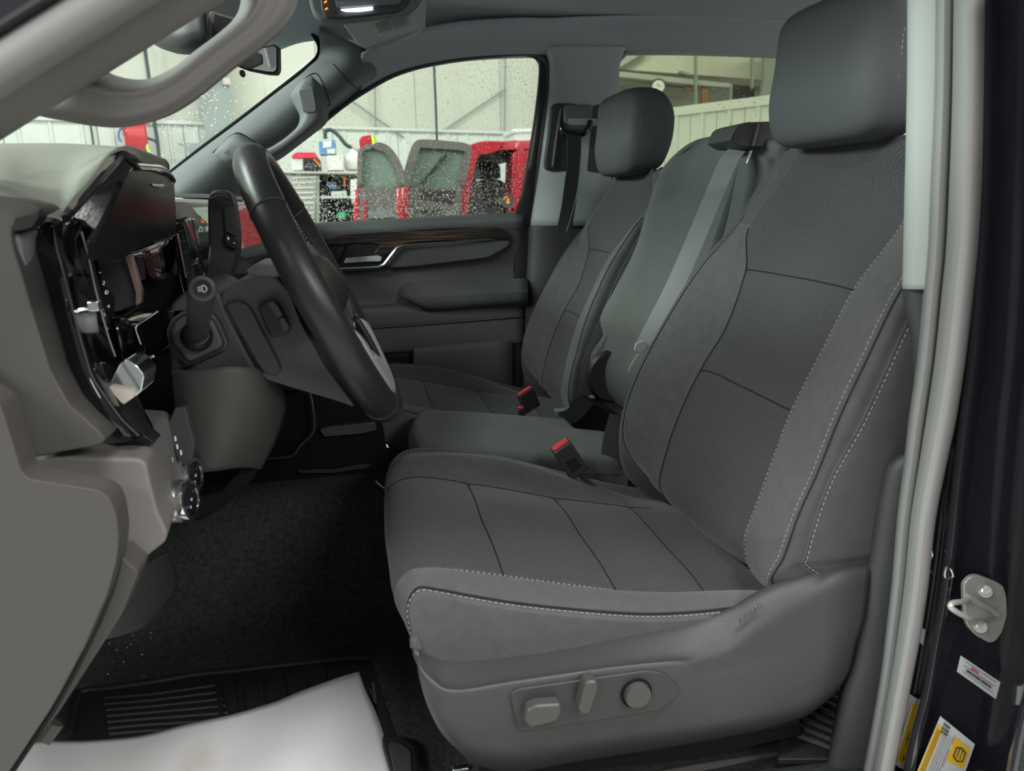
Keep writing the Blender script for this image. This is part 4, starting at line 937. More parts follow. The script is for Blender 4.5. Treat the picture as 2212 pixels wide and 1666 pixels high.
patch('hood_brow', [[W(268,345,.86),W(312,352,.99),W(350,362,1.10),W(377,386,1.16)],[W(286,358,.87),W(325,362,1.0),W(355,370,1.10),W(376,389,1.165)],[W(290,366,.88),W(326,368,1.0),W(353,376,1.105),W(374,394,1.17)]], M['piano'], db, 4, 4, solid=.003)
tube('hood_crease', [W(291,362,.935), W(318,360,1.02), W(345,366,1.10), W(368,380,1.16)], .0014, M['rose' if 'rose' in M else 'satin'], db, n=4)
patch('hood_crease', [[W(300,384,.95),W(335,388,1.04),W(372,394,1.17)],[W(320,398,.96),W(345,402,1.05),W(366,398,1.16)],[W(305,404,.955),W(340,408,1.05),W(358,402,1.15)]], M['piano'], db, 4, 4, solid=.002)
tube('hood_crease', [W(318,436,1.0), W(332,418,1.03), W(350,402,1.09), W(372,391,1.17)], .0018, M['piano'], db, n=4)
tube('hood_crease', [W(350,456,1.08), W(346,436,1.09), W(354,414,1.12), W(368,399,1.165)], .0014, M['piano'], db, n=4)
M['brown_reflection'] = mat('brown_reflection', (.045,.022,.02), .1, coat=.5)  # brownish reflection put into the colour
patch('cluster_face', [[W(240,540,1.02),W(283,545,1.08),W(335,526,1.2),W(383,506,1.29)],[W(262,600,1.05),W(300,600,1.12),W(345,590,1.24),W(390,575,1.33)],[W(285,680,1.10),W(320,670,1.17),W(365,655,1.28),W(405,640,1.36)],[W(300,740,1.14),W(340,730,1.2),W(380,720,1.3),W(420,700,1.38)]], M['piano'], db, 4, 4, solid=.003)
patch('display_reflection', [[W(305,545,1.06),W(345,530,1.14)],[W(318,590,1.08),W(352,575,1.16)],[W(335,605,1.09),W(356,600,1.17)]], M['brown_reflection'], db, 3, 3, solid=.003)  # brown patch standing for a reflection in the instrument gloss
prism('display_side', uv([(206,552),(268,540),(277,556),(300,628),(298,655),(248,676),(236,668),(212,600)], .985, 5), (0,.02,0), M['dgrey'], db, bev=.003)
M['rose'] = mat('rose_satin', (.50,.36,.32), .28, metal=.7)
prism('display_edge', uv([(270,553),(282,550),(304,627),(303,655),(293,660),(293,632)], .975, 2), (0,.012,0), M['rose'], db, bev=.0015)
for k,(u,v) in enumerate(((216,588),(224,612),(229,632),(231,632),(235,661))): textobj('lit_tick', '-2L0a'[k], W(u,v,.955), W(u+20,v+6,.95)-W(u,v,.95), V(0,0,1), .0065, M['glow'], db)
patch('display_base', [[W(243,690,1.0),W(270,683,1.04),W(302,668,1.12),W(370,670,1.2)],[W(245,700,.97),W(275,694,1.0),W(308,680,1.08),W(375,690,1.18)],[W(255,745,.97),W(290,740,1.0),W(320,720,1.06),W(370,715,1.16)],[W(262,800,.99),W(300,790,1.02),W(330,770,1.08),W(375,760,1.16)]], M['piano'], db, 4, 4, solid=.003)
tube('base_edge', [W(243,688,.965), W(262,683,.985), W(285,672,1.0), W(303,660,1.02)], .0012, M['chrome'], db, n=3, seg=6)
# inner gloss wedge
prism('trim_wedge', uv([(292,705),(340,672),(400,668),(440,690),(350,760),(306,742),(296,720)], 1.0, 5), (0,.05,0), M['piano'], db, bev=.003)
tube('wedge_edge', [W(306,750,.993), W(299,730,.993), W(293,706,.993), W(312,692,.993), W(341,672,.993)], .0013, M['satin'], db, n=3, seg=6)
# grey end cap
cap = [(-160,400),(0,425),(40,432),(72,440),(86,450),(82,462),(40,478),(27,492),(25,520),(33,552),(47,592),(75,690),(108,800),(150,875),(214,932),(228,950),(215,962),(120,980),(58,992),(0,868),(-160,560)]
prism('end_cap', uv(cap, .765, 6), (0,.05,0), M['plastic_warm'], db, bev=.008)
prism('cap_slot', uv([(30,470),(80,460),(84,468),(70,490),(30,500),(27,485)], .757, 3), (0,.02,0), M['black'], db, bev=.002)
patch('cap_return', [[W(27,505,.77),W(55,500,.79),W(80,492,.82)],[W(36,545,.775),W(60,545,.80),W(78,520,.84)],[W(50,592,.78),W(72,590,.81),W(88,570,.86)],[W(54,602,.785),W(76,602,.82),W(92,600,.87)]], M['trim_grey'], db, 4, 4, solid=.004)
# vent with slats
patch('vent_recess', [[W(44,575,.83),W(95,575,.87),W(112,600,.90)],[W(60,650,.83),W(105,650,.87),W(128,660,.90)],[W(85,740,.83),W(125,735,.87),W(150,740,.90)],[W(112,822,.83),W(136,824,.86),W(150,790,.89)]], M['blackm'], db, 4, 4, solid=.004)
for (a,b) in (((58,626),(91,621)),((72,669),(105,664)),((84,711),(118,705)),((97,750),(130,745)),((111,791),(138,785)),((50,592),(80,588))):
    p, q = W(*a,.80), W(*b,.835); prism('vent_slat', [p, q, q+V(-.05,.0,-.004), p+V(-.05,0,-.004)], (0,0,-.0035), M['dgrey'], db, bev=.0008)
tube('vent_rim', [W(90,600,.84), W(108,650,.84), W(128,720,.84), W(146,775,.84), W(148,790,.84), W(135,820,.84)], .0045, M['dgrey'], db, n=4)
# gloss black panels between vent and instruments
patch('gloss_panel', [[W(85,488,.81),W(112,478,.82),W(150,472,.83),W(178,488,.85)],[W(82,560,.82),W(120,540,.80),W(160,530,.83),W(190,540,.87)],[W(98,640,.83),W(140,640,.80),W(176,640,.83),W(212,650,.88)],[W(128,740,.83),W(162,730,.80),W(196,745,.83),W(236,745,.88)],[W(150,830,.83),W(185,805,.80),W(225,820,.83),W(262,800,.88)],[W(190,890,.83),W(225,880,.80),W(262,880,.83),W(300,880,.88)],[W(235,955,.83),W(275,950,.81),W(305,948,.83),W(332,940,.88)]], M['piano'], db, 5, 5, solid=.004)
patch('gloss_reflection', [[W(116,484,.80),W(140,475,.79),W(165,474,.80),(W(173,494,.82))],[W(120,520,.80),W(138,520,.785),W(155,512,.80),W(160,520,.83)],[W(128,560,.80),W(143,560,.785),W(160,555,.80),W(166,560,.83)],[W(140,600,.80),W(152,598,.785),W(170,590,.80),W(176,600,.83)]], M['piano'], db, 4, 4, solid=.003)  # curved piece shaped after a pale reflection in the gloss trim
tube('chrome_line', [W(118,484,.795), W(121,530,.79), W(135,580,.785), W(150,640,.785), W(165,700,.785), W(182,760,.785), W(200,815,.785), W(230,860,.785), W(262,905,.785), W(300,942,.785)], .0011, M['dgrey'], db, n=4)
tube('chrome_line', [W(176,500,.80), W(192,560,.80), W(205,620,.80), W(218,670,.80), W(235,730,.80), W(249,770,.80)], .0009, M['satin'], db, n=4)
tube('chrome_line', [W(160,676,.79), W(172,670,.79), W(188,667,.79), W(200,668,.79)], .0018, M['chrome'], db, n=4)
patch('air_knob', [[W(165,680,.80),W(185,675,.795),W(204,672,.80)],[W(168,700,.80),W(188,698,.795),W(208,697,.80)],[W(175,715,.81),W(192,716,.80),W(210,715,.81)]], M['trim_grey'], db, 4, 4, solid=.003)
box('metal_sleeve', W(204,661,.785), (.010,.010,.0095), M['chrome'], db, bev=.001)
prism('gloss_sweep', uv([(150,840),(175,850),(215,900),(262,905),(335,958),(320,964),(235,962),(190,905)], .83, 6), (0,.03,0), M['piano'], db, bev=.004)
# chrome cornered switch pod under the instruments
prism('chrome_pod', uv([(237,826),(258,785),(272,775),(296,790),(312,812),(306,845),(292,858),(233,834)], .83, 4), (0,.05,0), M['chrome'], db, bev=.004)
M['cream'] = mat('pale_gloss', (.55,.50,.44), .25)
prism('pod_face', uv([(232,835),(283,846),(291,857),(268,873),(262,870)], .822, 2), (0,.01,0), M['cream'], db, bev=.001)
tube('pod_bar', [W(283,785,.86), W(300,765,.87), W(307,750,.88)], .004, M['piano'], db, n=3)
# knee panel body with the headlamp switches
prism('knee_panel', uv([(48,1035),(50,1008),(70,992),(110,986),(300,992),(316,1002),(324,1040),(340,1105),(362,1152),(358,1172),(326,1196),(290,1228),(190,1300),(60,1320)], .785, 14), (-.022,.20,0), M['warm_light'], db, bev=.016, bseg=5)
prism('panel_riser', uv([(320,1000),(345,960),(378,880),(400,880),(420,960),(410,1010),(380,1060),(350,1020)], .96, 6), (0,.06,0), M['plastic'], db, bev=.006)
# main body of the dash, hidden depth and near firewall
prism('dash_body', [V(-.36,.86,.78),V(-.30,.86,.70),V(-.34,.86,.55),V(-.40,.86,.42),V(-.75,.86,.40),V(-.75,.86,.85)], (0,1.45,0), M['blackm'], db, bev=.01)
prism('dash_foot', [V(-.345,.86,.44),V(-.42,.86,.30),V(-.9,.86,.25),V(-.9,.86,.45)], (0,1.45,0), M['blackm'], db, bev=.01)
for (u,v,Y,n) in ((413,1029,.965,1),(403,1081,.885,0)):
    c = W(u,v,Y); ax = V(1,-.22,.10).normalized()
    lathe('lamp_switch_ring', [(-.030,.0235),(-.026,.0250),(-.006,.0255),(-.004,.0235),(-.004,.018)], c, ax, M['satin'], db, seg=36)
    lathe('lamp_switch_ring', [(-.004,.0225),(.002,.0245),(.006,.0235),(.0065,.019),(.0045,.019)], c, ax, M['chrome'], db, seg=36)
    lathe('lamp_switch_face', [(-.002,.0195),(.005,.019),(.0055,.0)], c, ax, M['piano'], db, seg=30)
    for k in range(3):
        box('switch_mark', c+ax*.0062+V(0,.010-.009*k,.006-.006*k), (.0006,.003,.003), M['glow'], db, bev=0)
prism('switch_plate', [W(362,1000,.93), W(372,950,.97), W(392,930,1.02), W(410,990,1.02), W(396,1020,.98), W(372,1060,.93)], V(.004,-.001,0), M['piano'], db, bev=.002)
for (u,v) in ((379,948),(383,965),(372,994),(366,1040),(391,978)): box('switch_mark', W(u,v,.93), (.002,.001,.006), M['glow'], db, bev=0)
tube('plate_mark', [W(360,1058,.92), W(366,1072,.92), W(370,1066,.92)], .0009, M['trim_light'], db, seg=6)
# end cover next to the door opening
ec = [(-160,760),(0,872),(22,940),(46,1020),(62,1036),(212,1060),(236,1076),(250,1108),(257,1160),(252,1212),(232,1284),(182,1398),(112,1528),(22,1664),(-60,1780),(-160,1800)]
prism('end_cover', uv(ec, .715, 12), (0,.035,0), M['plastic_warm'], db, bev=.006)
prism('cover_flange', uv([(258,1200),(300,1238),(262,1330),(232,1376),(126,1540),(84,1592),(30,1656),(-40,1760),(-80,1700),(60,1500),(200,1290)], .745, 10), (0,.04,0), M['plastic_warm'], db, bev=.006)
tube('cover_gap', [W(*p,.740) for p in ((0,872),(22,942),(48,1028),(66,1042),(212,1066),(240,1082),(254,1112),(261,1160),(256,1214),(236,1288),(186,1402),(116,1532),(26,1668))], .0032, M['seam'], db, n=3, seg=6)
patch('kick_panel', [[W(225,1290,.80),W(270,1240,.86),W(330,1210,.92),W(360,1200,1.0)],[W(220,1340,.82),W(270,1310,.88),W(330,1280,.95),W(380,1260,1.05)],[W(210,1380,.86),W(262,1368,.92),W(310,1350,.99),W(350,1310,1.06)]], M['dgrey'], db, 4, 4, solid=.004)
tube('hood_release', [W(118,1560,.77), W(100,1585,.765), W(88,1602,.76)], .010, M['plastic_warm'], db, n=3)
# centre stack: air vent, display, passenger side
patch('centre_vent', [[W(380,474,1.27),W(398,468,1.30),W(410,468,1.34)],[W(384,520,1.27),W(405,515,1.30),W(422,515,1.34)],[W(392,580,1.27),W(415,575,1.30),W(434,570,1.34)],[W(400,640,1.27),W(420,640,1.30),W(446,620,1.34)]], M['piano'], db, 4, 4, solid=.004)
prism('vent_frame', uv([(410,468),(416,474),(428,530),(438,600),(444,640),(434,640),(424,560),(412,500)], 1.33, 2), (0,.02,0), M['piano'], db, bev=.002)
for k in range(5):
    if k != 3: tube('vent_slat', [W(386+4.6*k,500+22.5*k,1.262), W(398+5*k,497+22.5*k,1.28)], .0009, M['trim_grey'], db, seg=6)
prism('vent_tab', uv([(408,562),(425,558),(428,569),(413,573)], 1.262, 2), (0,.01,0), M['chrome'], db, bev=.002)
tube('vent_edge', [W(384,504,1.262), W(392,550,1.262), W(402,600,1.262)], .0016, M['rose'], db, n=3, seg=6)
M['screen'] = mat('display_glass', (.02,.022,.02), .03, spec=1.0, coat=1, ior=2.2)
dsp = prism('display', [W(414,448,1.36), W(575,440,1.78), W(612,640,1.74), W(452,680,1.36)], V(-.012,.0,0), M['screen'], db, bev=.002, smooth=False)
for q, m_ in (([(376,419),(440,419),(530,426),(570,436),(570,440),(530,433),(440,428),(376,427)], 'trim_grey'), ([(376,429),(440,431),(530,437),(570,443),(570,448),(530,447),(440,441),(376,440)], 'trim_light'), ([(376,441),(440,443),(530,448),(570,449),(570,452),(440,451),(376,449)], 'plastic')):
    prism('passenger_dash_layer', uv(q, 1.80 if m_!='plastic' else 1.79, 2), (0,.45,0), M[m_], db, bev=.003)
prism('passenger_dash', [V(-.275,1.34,.815),V(-.27,1.34,.78),V(-.31,1.34,.60),V(-.6,1.34,.5),V(-.6,1.34,.82)], (0,.98,0), M['dash_top'], db, bev=.02)
# dark lower console wall ahead of the far seat
lc = root('lower_console', 'black lower dash panel with storage lip, behind the steering column', 'dash panel', W(700,950,1.6))
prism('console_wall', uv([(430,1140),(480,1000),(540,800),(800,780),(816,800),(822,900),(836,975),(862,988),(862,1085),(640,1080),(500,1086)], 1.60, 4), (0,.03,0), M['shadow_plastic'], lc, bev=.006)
tube('storage_lip', [W(560,992,1.59), W(600,990,1.58), W(632,984,1.57), W(650,962,1.57), W(678,930,1.57), W(676,880,1.57), W(670,850,1.58)], .003, M['dgrey'], lc, n=4)
prism('console_ledge', uv([(690,928),(715,922),(810,912),(815,930),(780,938),(700,945)], 1.585, 4), (0,.03,0), M['dgrey'], lc, bev=.006)
prism('console_ledge', uv([(640,1016),(720,1014),(780,1002),(805,1002),(790,1012),(720,1022),(650,1022)], 1.585, 3), (0,.03,0), M['black'], lc, bev=.004)
M['dgrey2'] = M['dgrey']
# ================================================================ STEERING COLUMN
sc = root('steering_column', 'dark grey steering column cover with square stalk surround, between dash and wheel', 'steering column', W(470,760,1.0))
prism('upper_shroud', uv([(356,700),(370,655),(400,630),(440,612),(476,632),(500,690),(548,785),(577,822),(560,850),(500,860),(376,850),(366,790)], 1.0, 12), (0,.17,0), M['plastic'], sc, bev=.018, bseg=5)
patch('lower_shroud', [[W(372,795,1.00),W(420,800,.975),(W(500,790,.97)),W(560,800,1.0),W(600,835,1.08)],[W(378,870,1.00),W(425,870,.975),W(495,865,.97),W(560,870,1.0),W(612,880,1.08)],[W(385,950,1.01),W(430,955,.985),W(490,950,.98),W(540,955,1.02),W(590,950,1.1)],[W(395,1010,1.03),W(430,1015,1.01),W(475,1010,1.01),W(520,1005,1.05),W(560,1010,1.13)]], M['plastic_warm'], sc, 5, 5, solid=.005)
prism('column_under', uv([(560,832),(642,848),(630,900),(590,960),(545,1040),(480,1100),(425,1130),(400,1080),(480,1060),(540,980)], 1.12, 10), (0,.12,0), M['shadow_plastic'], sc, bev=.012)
tube('tilt_lever', [W(530,945,1.10), W(552,930,1.07), W(572,916,1.05)], .0055, M['dgrey'], sc, n=3)
tube('shroud_seam', [W(373,797,.992), W(400,790,.985), W(430,785,.985)], .0012, M['seam'], sc, seg=6)
es = [(362,745),(357,715),(368,690),(390,674),(430,668),(462,680),(475,700),(493,742),(488,756),(410,793),(396,788),(385,772)]
prism('stalk_surround', uv(es, .985, 6), (0,.02,0), M['plastic'], sc, bev=.004)
prism('surround_groove', uv([tuple((Vector(p)-Vector((424,730)))*.90+Vector((424,730))) for p in es], .983, 6), (0,.004,0), M['seam'], sc, bev=.001)
prism('surround_plate', uv([tuple((Vector(p)-Vector((424,730)))*.84+Vector((424,730))) for p in es], .979, 5), (0,.01,0), M['plastic'], sc, bev=.004)
a, b = W(424,728,.975), W(437,624,.80)
lathe('stalk_boot', [(0,.0195),(.008,.0185),(.014,.014)], a+V(0,.003,0), (b-a), M['black'], sc, seg=30)
tube('turn_stalk', [a+V(0,.01,0), a*.7+b*.3, a*.5+b*.5, a*.3+b*.7, a*.12+b*.88, b], lambda t: (.0130,.0128,.0130,.0138,.0142,.0130)[min(int(t*5.01),5)], M['dgrey'], sc, seg=24)
ax = (W(437,622,.3)-W(437,622,.8)).normalized()
lathe('stalk_cap', [(0,.0130),(.004,.0125),(.0055,.0095),(.0050,.0088),(.0050,.0)], b, ax, M['dgrey'], sc, seg=30)
lathe('stalk_cap_ring', [(.0050,.0094),(.0064,.0092),(.0064,.0084),(.0050,.0084)], b, ax, M['black'], sc, seg=30)
sd = V(1,0,0); su = V(0,0,1)
tube('lamp_symbol', [b+ax*.0062+sd*x+su*z for x,z in ((.000,-.003),(.003,-.0025),(.0042,0),(.003,.0025),(0,.003))], .0006, M['trim_light'], sc, closed=True, n=3, seg=6)
for k in (-1,0,1): tube('lamp_symbol', [b+ax*.0062+sd*-.0015+su*(k*.002), b+ax*.0062+sd*-.0045+su*(k*.002-.0005)], .0005, M['trim_light'], sc, seg=6)
# gear lever on the far side of the column
gl = root('gear_lever', 'black column gear lever with plus and minus buttons, between instruments and wheel rim', 'gear lever', W(475,560,1.2))
gp_ = [(453,417),(464,410),(480,409),(497,418),(504,443),(511,495),(512,518),(512,541),(507,568),(497,597),(478,625),(455,650),(430,640),(440,600),(449,562),(451,534),(449,495),(448,438)]
prism('lever_body', uv(gp_, 1.2, 7), (0,.05,0), M['dgrey'], gl, bev=.013, bseg=5)
tube('cap_line', [W(450,433,1.197), W(465,425,1.193), W(480,424,1.193), W(500,432,1.2)], .0010, M['plastic'], gl, n=3, seg=6)
prism('paddle_face', uv([(484,448),(501,450),(510,510),(487,500)], 1.193, 2), (0,.01,0), M['dgrey'], gl, bev=.002)
prism('gear_buttons', uv([(486,503),(510,516),(510,540),(492,530),(486,522)], 1.190, 2), (0,.01,0), M['black'], gl, bev=.0015)
textobj('plus_mark', '+', W(493,516,1.188), W(520,524,1.17)-W(490,512,1.19), V(0,0,1), .011, M['glow'], gl); textobj('minus_mark', '-', W(506,524,1.188), W(520,524,1.17)-W(490,512,1.19), V(0,0,1), .011, M['glow'], gl)
# ================================================================ STEERING WHEEL
wc = W(700,622,1.085); al = math.radians(24.2); tw = math.radians(.4)
Rz = Matrix.Rotation(tw, 3, 'Z')
wa = Rz @ V(0,1,0); wu = Rz @ V(-math.sin(al),0,math.cos(al)); wn = Rz @ V(math.cos(al),0,math.sin(al))     # across, up, towards the driver
sw = root('steering_wheel', 'black leather steering wheel seen from its side, silver lower spoke', 'steering wheel', wc)
def wpt(ang, r, h=0): return wc + wa*math.cos(ang)*r + wu*math.sin(ang)*r + wn*h
RW = .193
ring = [wpt(2*math.pi*k/72, RW*(1.0)) for k in range(72)]
vs = []; SEG = 16
for k in range(72):
    ang = 2*math.pi*k/72; c = wpt(ang, RW); rad = (c-wc).normalized()
    for j in range(SEG):
        t = 2*math.pi*j/SEG; vs.append(c + rad*math.cos(t)*.0195 + wn*math.sin(t)*.0225)
mob('rim', vs, grid_faces(72, SEG, cu=True, cv=True), M['leather'], sw)
for ang in (math.radians(180-38), math.radians(180+58), math.radians(38), math.radians(-58)):
    c = wpt(ang, RW); rad = (c-wc).normalized(); 
    tube('rim_joint', [c + rad*math.cos(2*math.pi*j/20)*.0198 + wn*math.sin(2*math.pi*j/20)*.0228 for j in range(20)], .0010, M['dgrey'], sw, closed=True, seg=6)
q = [wpt(2*math.pi*k/200, RW-.0194, .0) for k in range(201)]
stitches('rim_stitching', q, M['thread'], sw, ln=.004, gap=.003, w=.001)
# hub: airbag pad (driver side) and back cover
def blob(name, outl, h0, h1, m, parent, shr=.8, mid=.5, n=4):
    secs = []
    for h, f in ((h0,shr),(h0*.7+h1*.3,.96),(h0*.4+h1*.6,1),(h0*.12+h1*.88,.94),(h1,.72)): secs.append([wc + wa*x*f + wu*z*f + wn*h for x,z in outl])
    o, _ = patch(name, secs, m, parent, 3, n, closed=True, cap=True); return o
pad_o = [(-.085,.03),(-.075,.058),(-.03,.07),(.03,.07),(.075,.058),(.085,.03),(.07,-.045),(.04,-.075),(-.04,-.075),(-.07,-.045)]
blob('airbag_cover', pad_o, -.035, .014, M['plastic'], sw)
for s in (-1,1):
    patch('spoke', [[wc+wa*s*.06+wu*z+wn*h for z,h in ((.045,.0),(.03,.018),(-.01,.02),(-.03,.0))],[wc+wa*s*.11+wu*z+wn*h for z,h in ((.04,-.004),(.025,.010),(-.012,.010),(-.028,-.004))],[wc+wa*s*.15+wu*z+wn*h for z,h in ((.032,-.004),(.02,.006),(-.01,.006),(-.025,-.004))],[wc+wa*s*.185+wu*z+wn*h for z,h in ((.03,0),(.02,.004),(-.01,.004),(-.022,0))]], M['black'], sw, 4, 4, solid=.012)
    box('spoke_buttons', wc+wa*s*.115+wu*.012+wn*.013, (.006,.045,.034), M['dgrey'], sw, rot=Matrix((wn,wa,wu)).transposed(), bev=.003)
    for k in (-1,1): box('button_mark', wc+wa*s*(.115+.012*k)+wu*.014+wn*.0168, (.0008,.003,.003), M['glow'], sw, rot=Matrix((wn,wa,wu)).transposed(), bev=0)
# lower twin spoke in satin silver
for s in (-1,1):
    patch('lower_spoke', [[wc+wa*s*(a_)+wu*(-.060)+wn*.012 for a_ in (.03,.045,.055)],[wc+wa*s*(a_)+wu*(-.10)+wn*.014 for a_ in (.032,.045,.056)],[wc+wa*s*(a_)+wu*(-.14)+wn*.012 for a_ in (.04,.052,.066)],[wc+wa*s*(a_)+wu*(-.172)+wn*.006 for a_ in (.045,.065,.09)]], M['black'], sw, 4, 4, solid=.008)
patch('spoke_inlay', [[wpt(math.radians(a_), r, h) for r,h in ((.120,.014),(.145,.022),(.168,.024),(.182,.016))] for a_ in (205,215,228,240,255,270,285,300,315,325)], M['spoke'], sw, 3, 3, solid=.004)
# badge ring and red emblem plate (lettered)
eb = wc+wn*.0155
box('badge', eb+wu*.004, (.003,.045,.014), M['red'], sw, rot=Matrix((wn,wa,wu)).transposed(), bev=.001)
tube('badge_frame', [eb+wn*.0008+wu*.004+wa*x+wu*z for x,z in ((-.025,-.009),(.025,-.009),(.025,.009),(-.025,.009))], .0012, M['chrome'], sw, closed=True, seg=6)
textobj('badge_letters', 'GMC', eb+wn*.0022+wu*.004, wa, wu, .015, M['chrome'], sw, ext=.0006)
tube('pad_accent', [wc+wn*.012+wa*x+wu*z for x,z in ((-.055,-.045),(-.04,-.062),(0,-.066),(.04,-.062),(.055,-.045))], .002, M['satin'], sw, n=4, seg=8)
tube('pad_accent', [wc+wn*.008+wa*x+wu*z for x,z in ((-.06,.045),(-.072,.03),(-.074,.01))], .002, M['satin'], sw, n=4, seg=8)
# back cover between column and wheel
bc = [(478,640),(500,612),(551,598),(590,602),(622,628),(650,700),(700,790),(768,880),(728,866),(634,838),(576,820),(555,796),(520,726),(490,680)]
prism('back_cover', uv(bc, 1.0, 10), (0,.17,0), M['plastic'], sw, bev=.016, bseg=5)
prism('cover_top', uv([(532,585),(550,570),(590,568),(640,575),(640,600),(560,600),(540,594)], 1.03, 6), (0,.11,0), M['trim_grey'], sw, bev=.006)
prism('cover_flap', uv([(483,658),(510,650),(530,655),(545,672),(600,780),(608,800),(598,812),(575,808),(556,790),(520,724)], .992, 9), (0,.02,0), M['dgrey'], sw, bev=.004)
prism('paddle_recess', uv([(556,664),(580,650),(600,652),(628,710),(622,722),(590,730),(580,722)], .990, 5), (0,.02,0), M['black'], sw, bev=.003)
prism('audio_button', uv([(578,655),(590,651),(600,660),(612,682),(598,688),(588,670)], .982, 4), (0,.012,0), M['plastic'], sw, bev=.0025)
prism('audio_button', uv([(599,690),(613,684),(627,708),(620,716),(610,714)], .982, 4), (0,.012,0), M['plastic'], sw, bev=.0025)
# ================================================================ OVERHEAD
oc = root('overhead_console', 'grey overhead console with lit reading lamp and orange button at the top', 'overhead console', W(780,10,1.75))
prism('console_shell', uv([(664,-60),(668,5),(676,30),(692,43),(740,48),(880,32),(905,10),(920,-20),(910,-60)], 1.74, 10), (0,.03,0), M['trim_grey'], oc, bev=.010)
prism('console_insert', uv([(688,-40),(694,20),(702,38),(740,40),(860,26),(885,8),(890,-40)], 1.732, 8), (0,.02,0), M['plastic'], oc, bev=.004)
prism('reading_lamp', uv([(735,20),(745,19),(806,14),(806,20),(775,24),(748,24)], 1.722, 2), (0,.008,0), M['dome'], oc, bev=.001)
prism('lamp_bezel', uv([(722,-20),(726,14),(736,17),(862,8),(872,-8),(872,-20)], 1.727, 3), (0,.008,0), M['trim_grey'], oc, bev=.003)
for p in ((705,19),(703,4)): tube('lit_button', [W(p[0]-3,p[1]+2,1.727), W(p[0]+3,p[1]-2,1.727)], .0018, M['orange'], oc, seg=6)
box('console_mark', W(737,6,1.720), (.012,.001,.0016), M['trim_light'], oc, bev=0)
sv = root('sun_visor', 'grey folded sun visor with a printed warning label, behind the overhead console', 'sun visor', W(830,60,2.0))
prism('visor_body', [W(735,44,1.95),W(744,60,1.98),W(775,100,2.08),W(784,105,2.09),W(800,103,2.09),(W(815,100,2.09)),W(822,104,2.09),W(840,103,2.09),W(905,75,2.06),W(919,62,2.03),W(921,20,1.95),W(921,-10,1.9),W(735,-10,1.88)], V(0,.01,.022), M['pillar'], sv, bev=.006)
def vq(u,v,k): return W(u,v,1.955)+V(0,-.004*k,0)
lb2 = prism('visor_label', [W(807,47,1.955),W(880,24,1.955),W(885,53,1.955),W(818,79,1.955)], (0,.003,0), M['trim_light'], sv, bev=0, smooth=False)
a,b,c,d = W(807,47,1.952),W(880,24,1.952),W(885,53,1.952),W(818,79,1.952)
def q2(s,t): return (a*(1-s)+b*s)*(1-t)+(d*(1-s)+c*s)*t
lines_('label_print', q2, lb2, M['plastic'], [.05,.12,.19,.26,.33,.40,.55,.63,.71,.79,.87], .03, .14,.85, 21, .02, .0006, vert=True)
blk('label_band', q2, .02,.98,.0,.10, M['yellow'], lb2, .0006)
# interior mirror, sensor cover and camera housing on the windscreen
im = root('rear_view_mirror', 'black framed rear view mirror with small stub, seen end-on against the windscreen', 'mirror', W(570,125,1.55))
prism('mirror_shell', uv([(505,140),(520,118),(560,102),(592,95),(600,100),(601,150),(596,160),(575,159),(530,150)], 1.55, 5), V(.004,.022,.0), M['black'], im, bev=.004)
M['mirror'] = mat('mirror_glass', (.75,.78,.74), .03, metal=1)
prism('mirror_glass', uv([(512,139),(524,122),(562,106),(590,100),(597,104),(597,148),(592,155),(575,154),(530,146)], 1.547, 4), (0,.002,0), M['mirror'], im, bev=0)
prism('mirror_stub', uv([(516,152),(526,150),(529,160),(524,166),(517,162)], 1.54, 3), (0,.015,0), M['dgrey'], im, bev=.003)
ch = root('camera_cover', 'dark sensor cover on the windscreen seen through the near grab handle', 'sensor cover', W(410,70,1.45))
prism('cover_plate', uv([(447,90),(450,30),(456,23),(500,36),(520,44),(520,70),(460,94),(451,95)], 1.40, 4), (0,.012,0), M['trim_grey'], ch, bev=.003)
prism('cover_face', uv([(459,86),(462,30),(503,42),(520,50),(520,66),(470,88)], 1.396, 3), (0,.004,0), M['black'], ch, bev=.001)
patch('cover_cone', [[W(320,60,1.55),W(380,40,1.45),W(445,25,1.42)],[W(328,76,1.52),W(390,72,1.40),W(448,60,1.38)],[W(350,92,1.52),W(400,96,1.42),W(446,88,1.40)],[W(385,104,1.55),W(410,105,1.50),W(440,98,1.46)]], M['plastic'], ch, 4, 4, solid=.01)
prism('cover_block', uv([(340,30),(520,-60),(560,-60),(520,60),(450,95),(360,80)], 1.56, 8), (0,.05,0), M['plastic'], ch, bev=.01)
# ================================================================ FOOTWELL
fm = root('floor_mat', 'black ribbed rubber mat in the footwell, its far edge raised, partly under white paper', 'floor mat', W(400,1550,1.1))
ml = [(150,1590),(165,1520),(182,1497),(240,1490),(330,1478),(420,1462),(520,1452),(620,1440),(740,1428),(800,1425)]
mt = [WZ(u,v,.012) for u,v in ml]
prism('mat_base', mt+[WZ(900,1720,.012), WZ(60,1800,.012)], (0,0,-.008), M['mat_rubber'], fm, bev=.002)
tube('mat_rim', [p+V(0,0,.004) for p in mt], .0055, M['mat_rubber'], fm, n=3)
for k in range(7): tube('mat_rib', [WZ(225+2*k,1508+13*k,.014), WZ(330,1500+13*k,.014), WZ(470+6*k,1480+15*k,.014)], .0035, M['mat_rubber'], fm, n=2, seg=6)
for k in range(6): tube('mat_rib', [WZ(470+46*k,1478-6*k,.014), WZ(480+46*k,1560-6*k,.014), WZ(492+46*k,1640-6*k,.014)], .0045, M['mat_rubber'], fm, n=2, seg=6)
pp = root('paper_mat', 'white paper floor protector lying over the black mat, slightly stained', 'paper mat', W(450,1620,1.05))
def pz(u, v):
    return .026 + .010*math.sin(u*.011+1.0) + .008*math.sin(u*.021+v*.012)
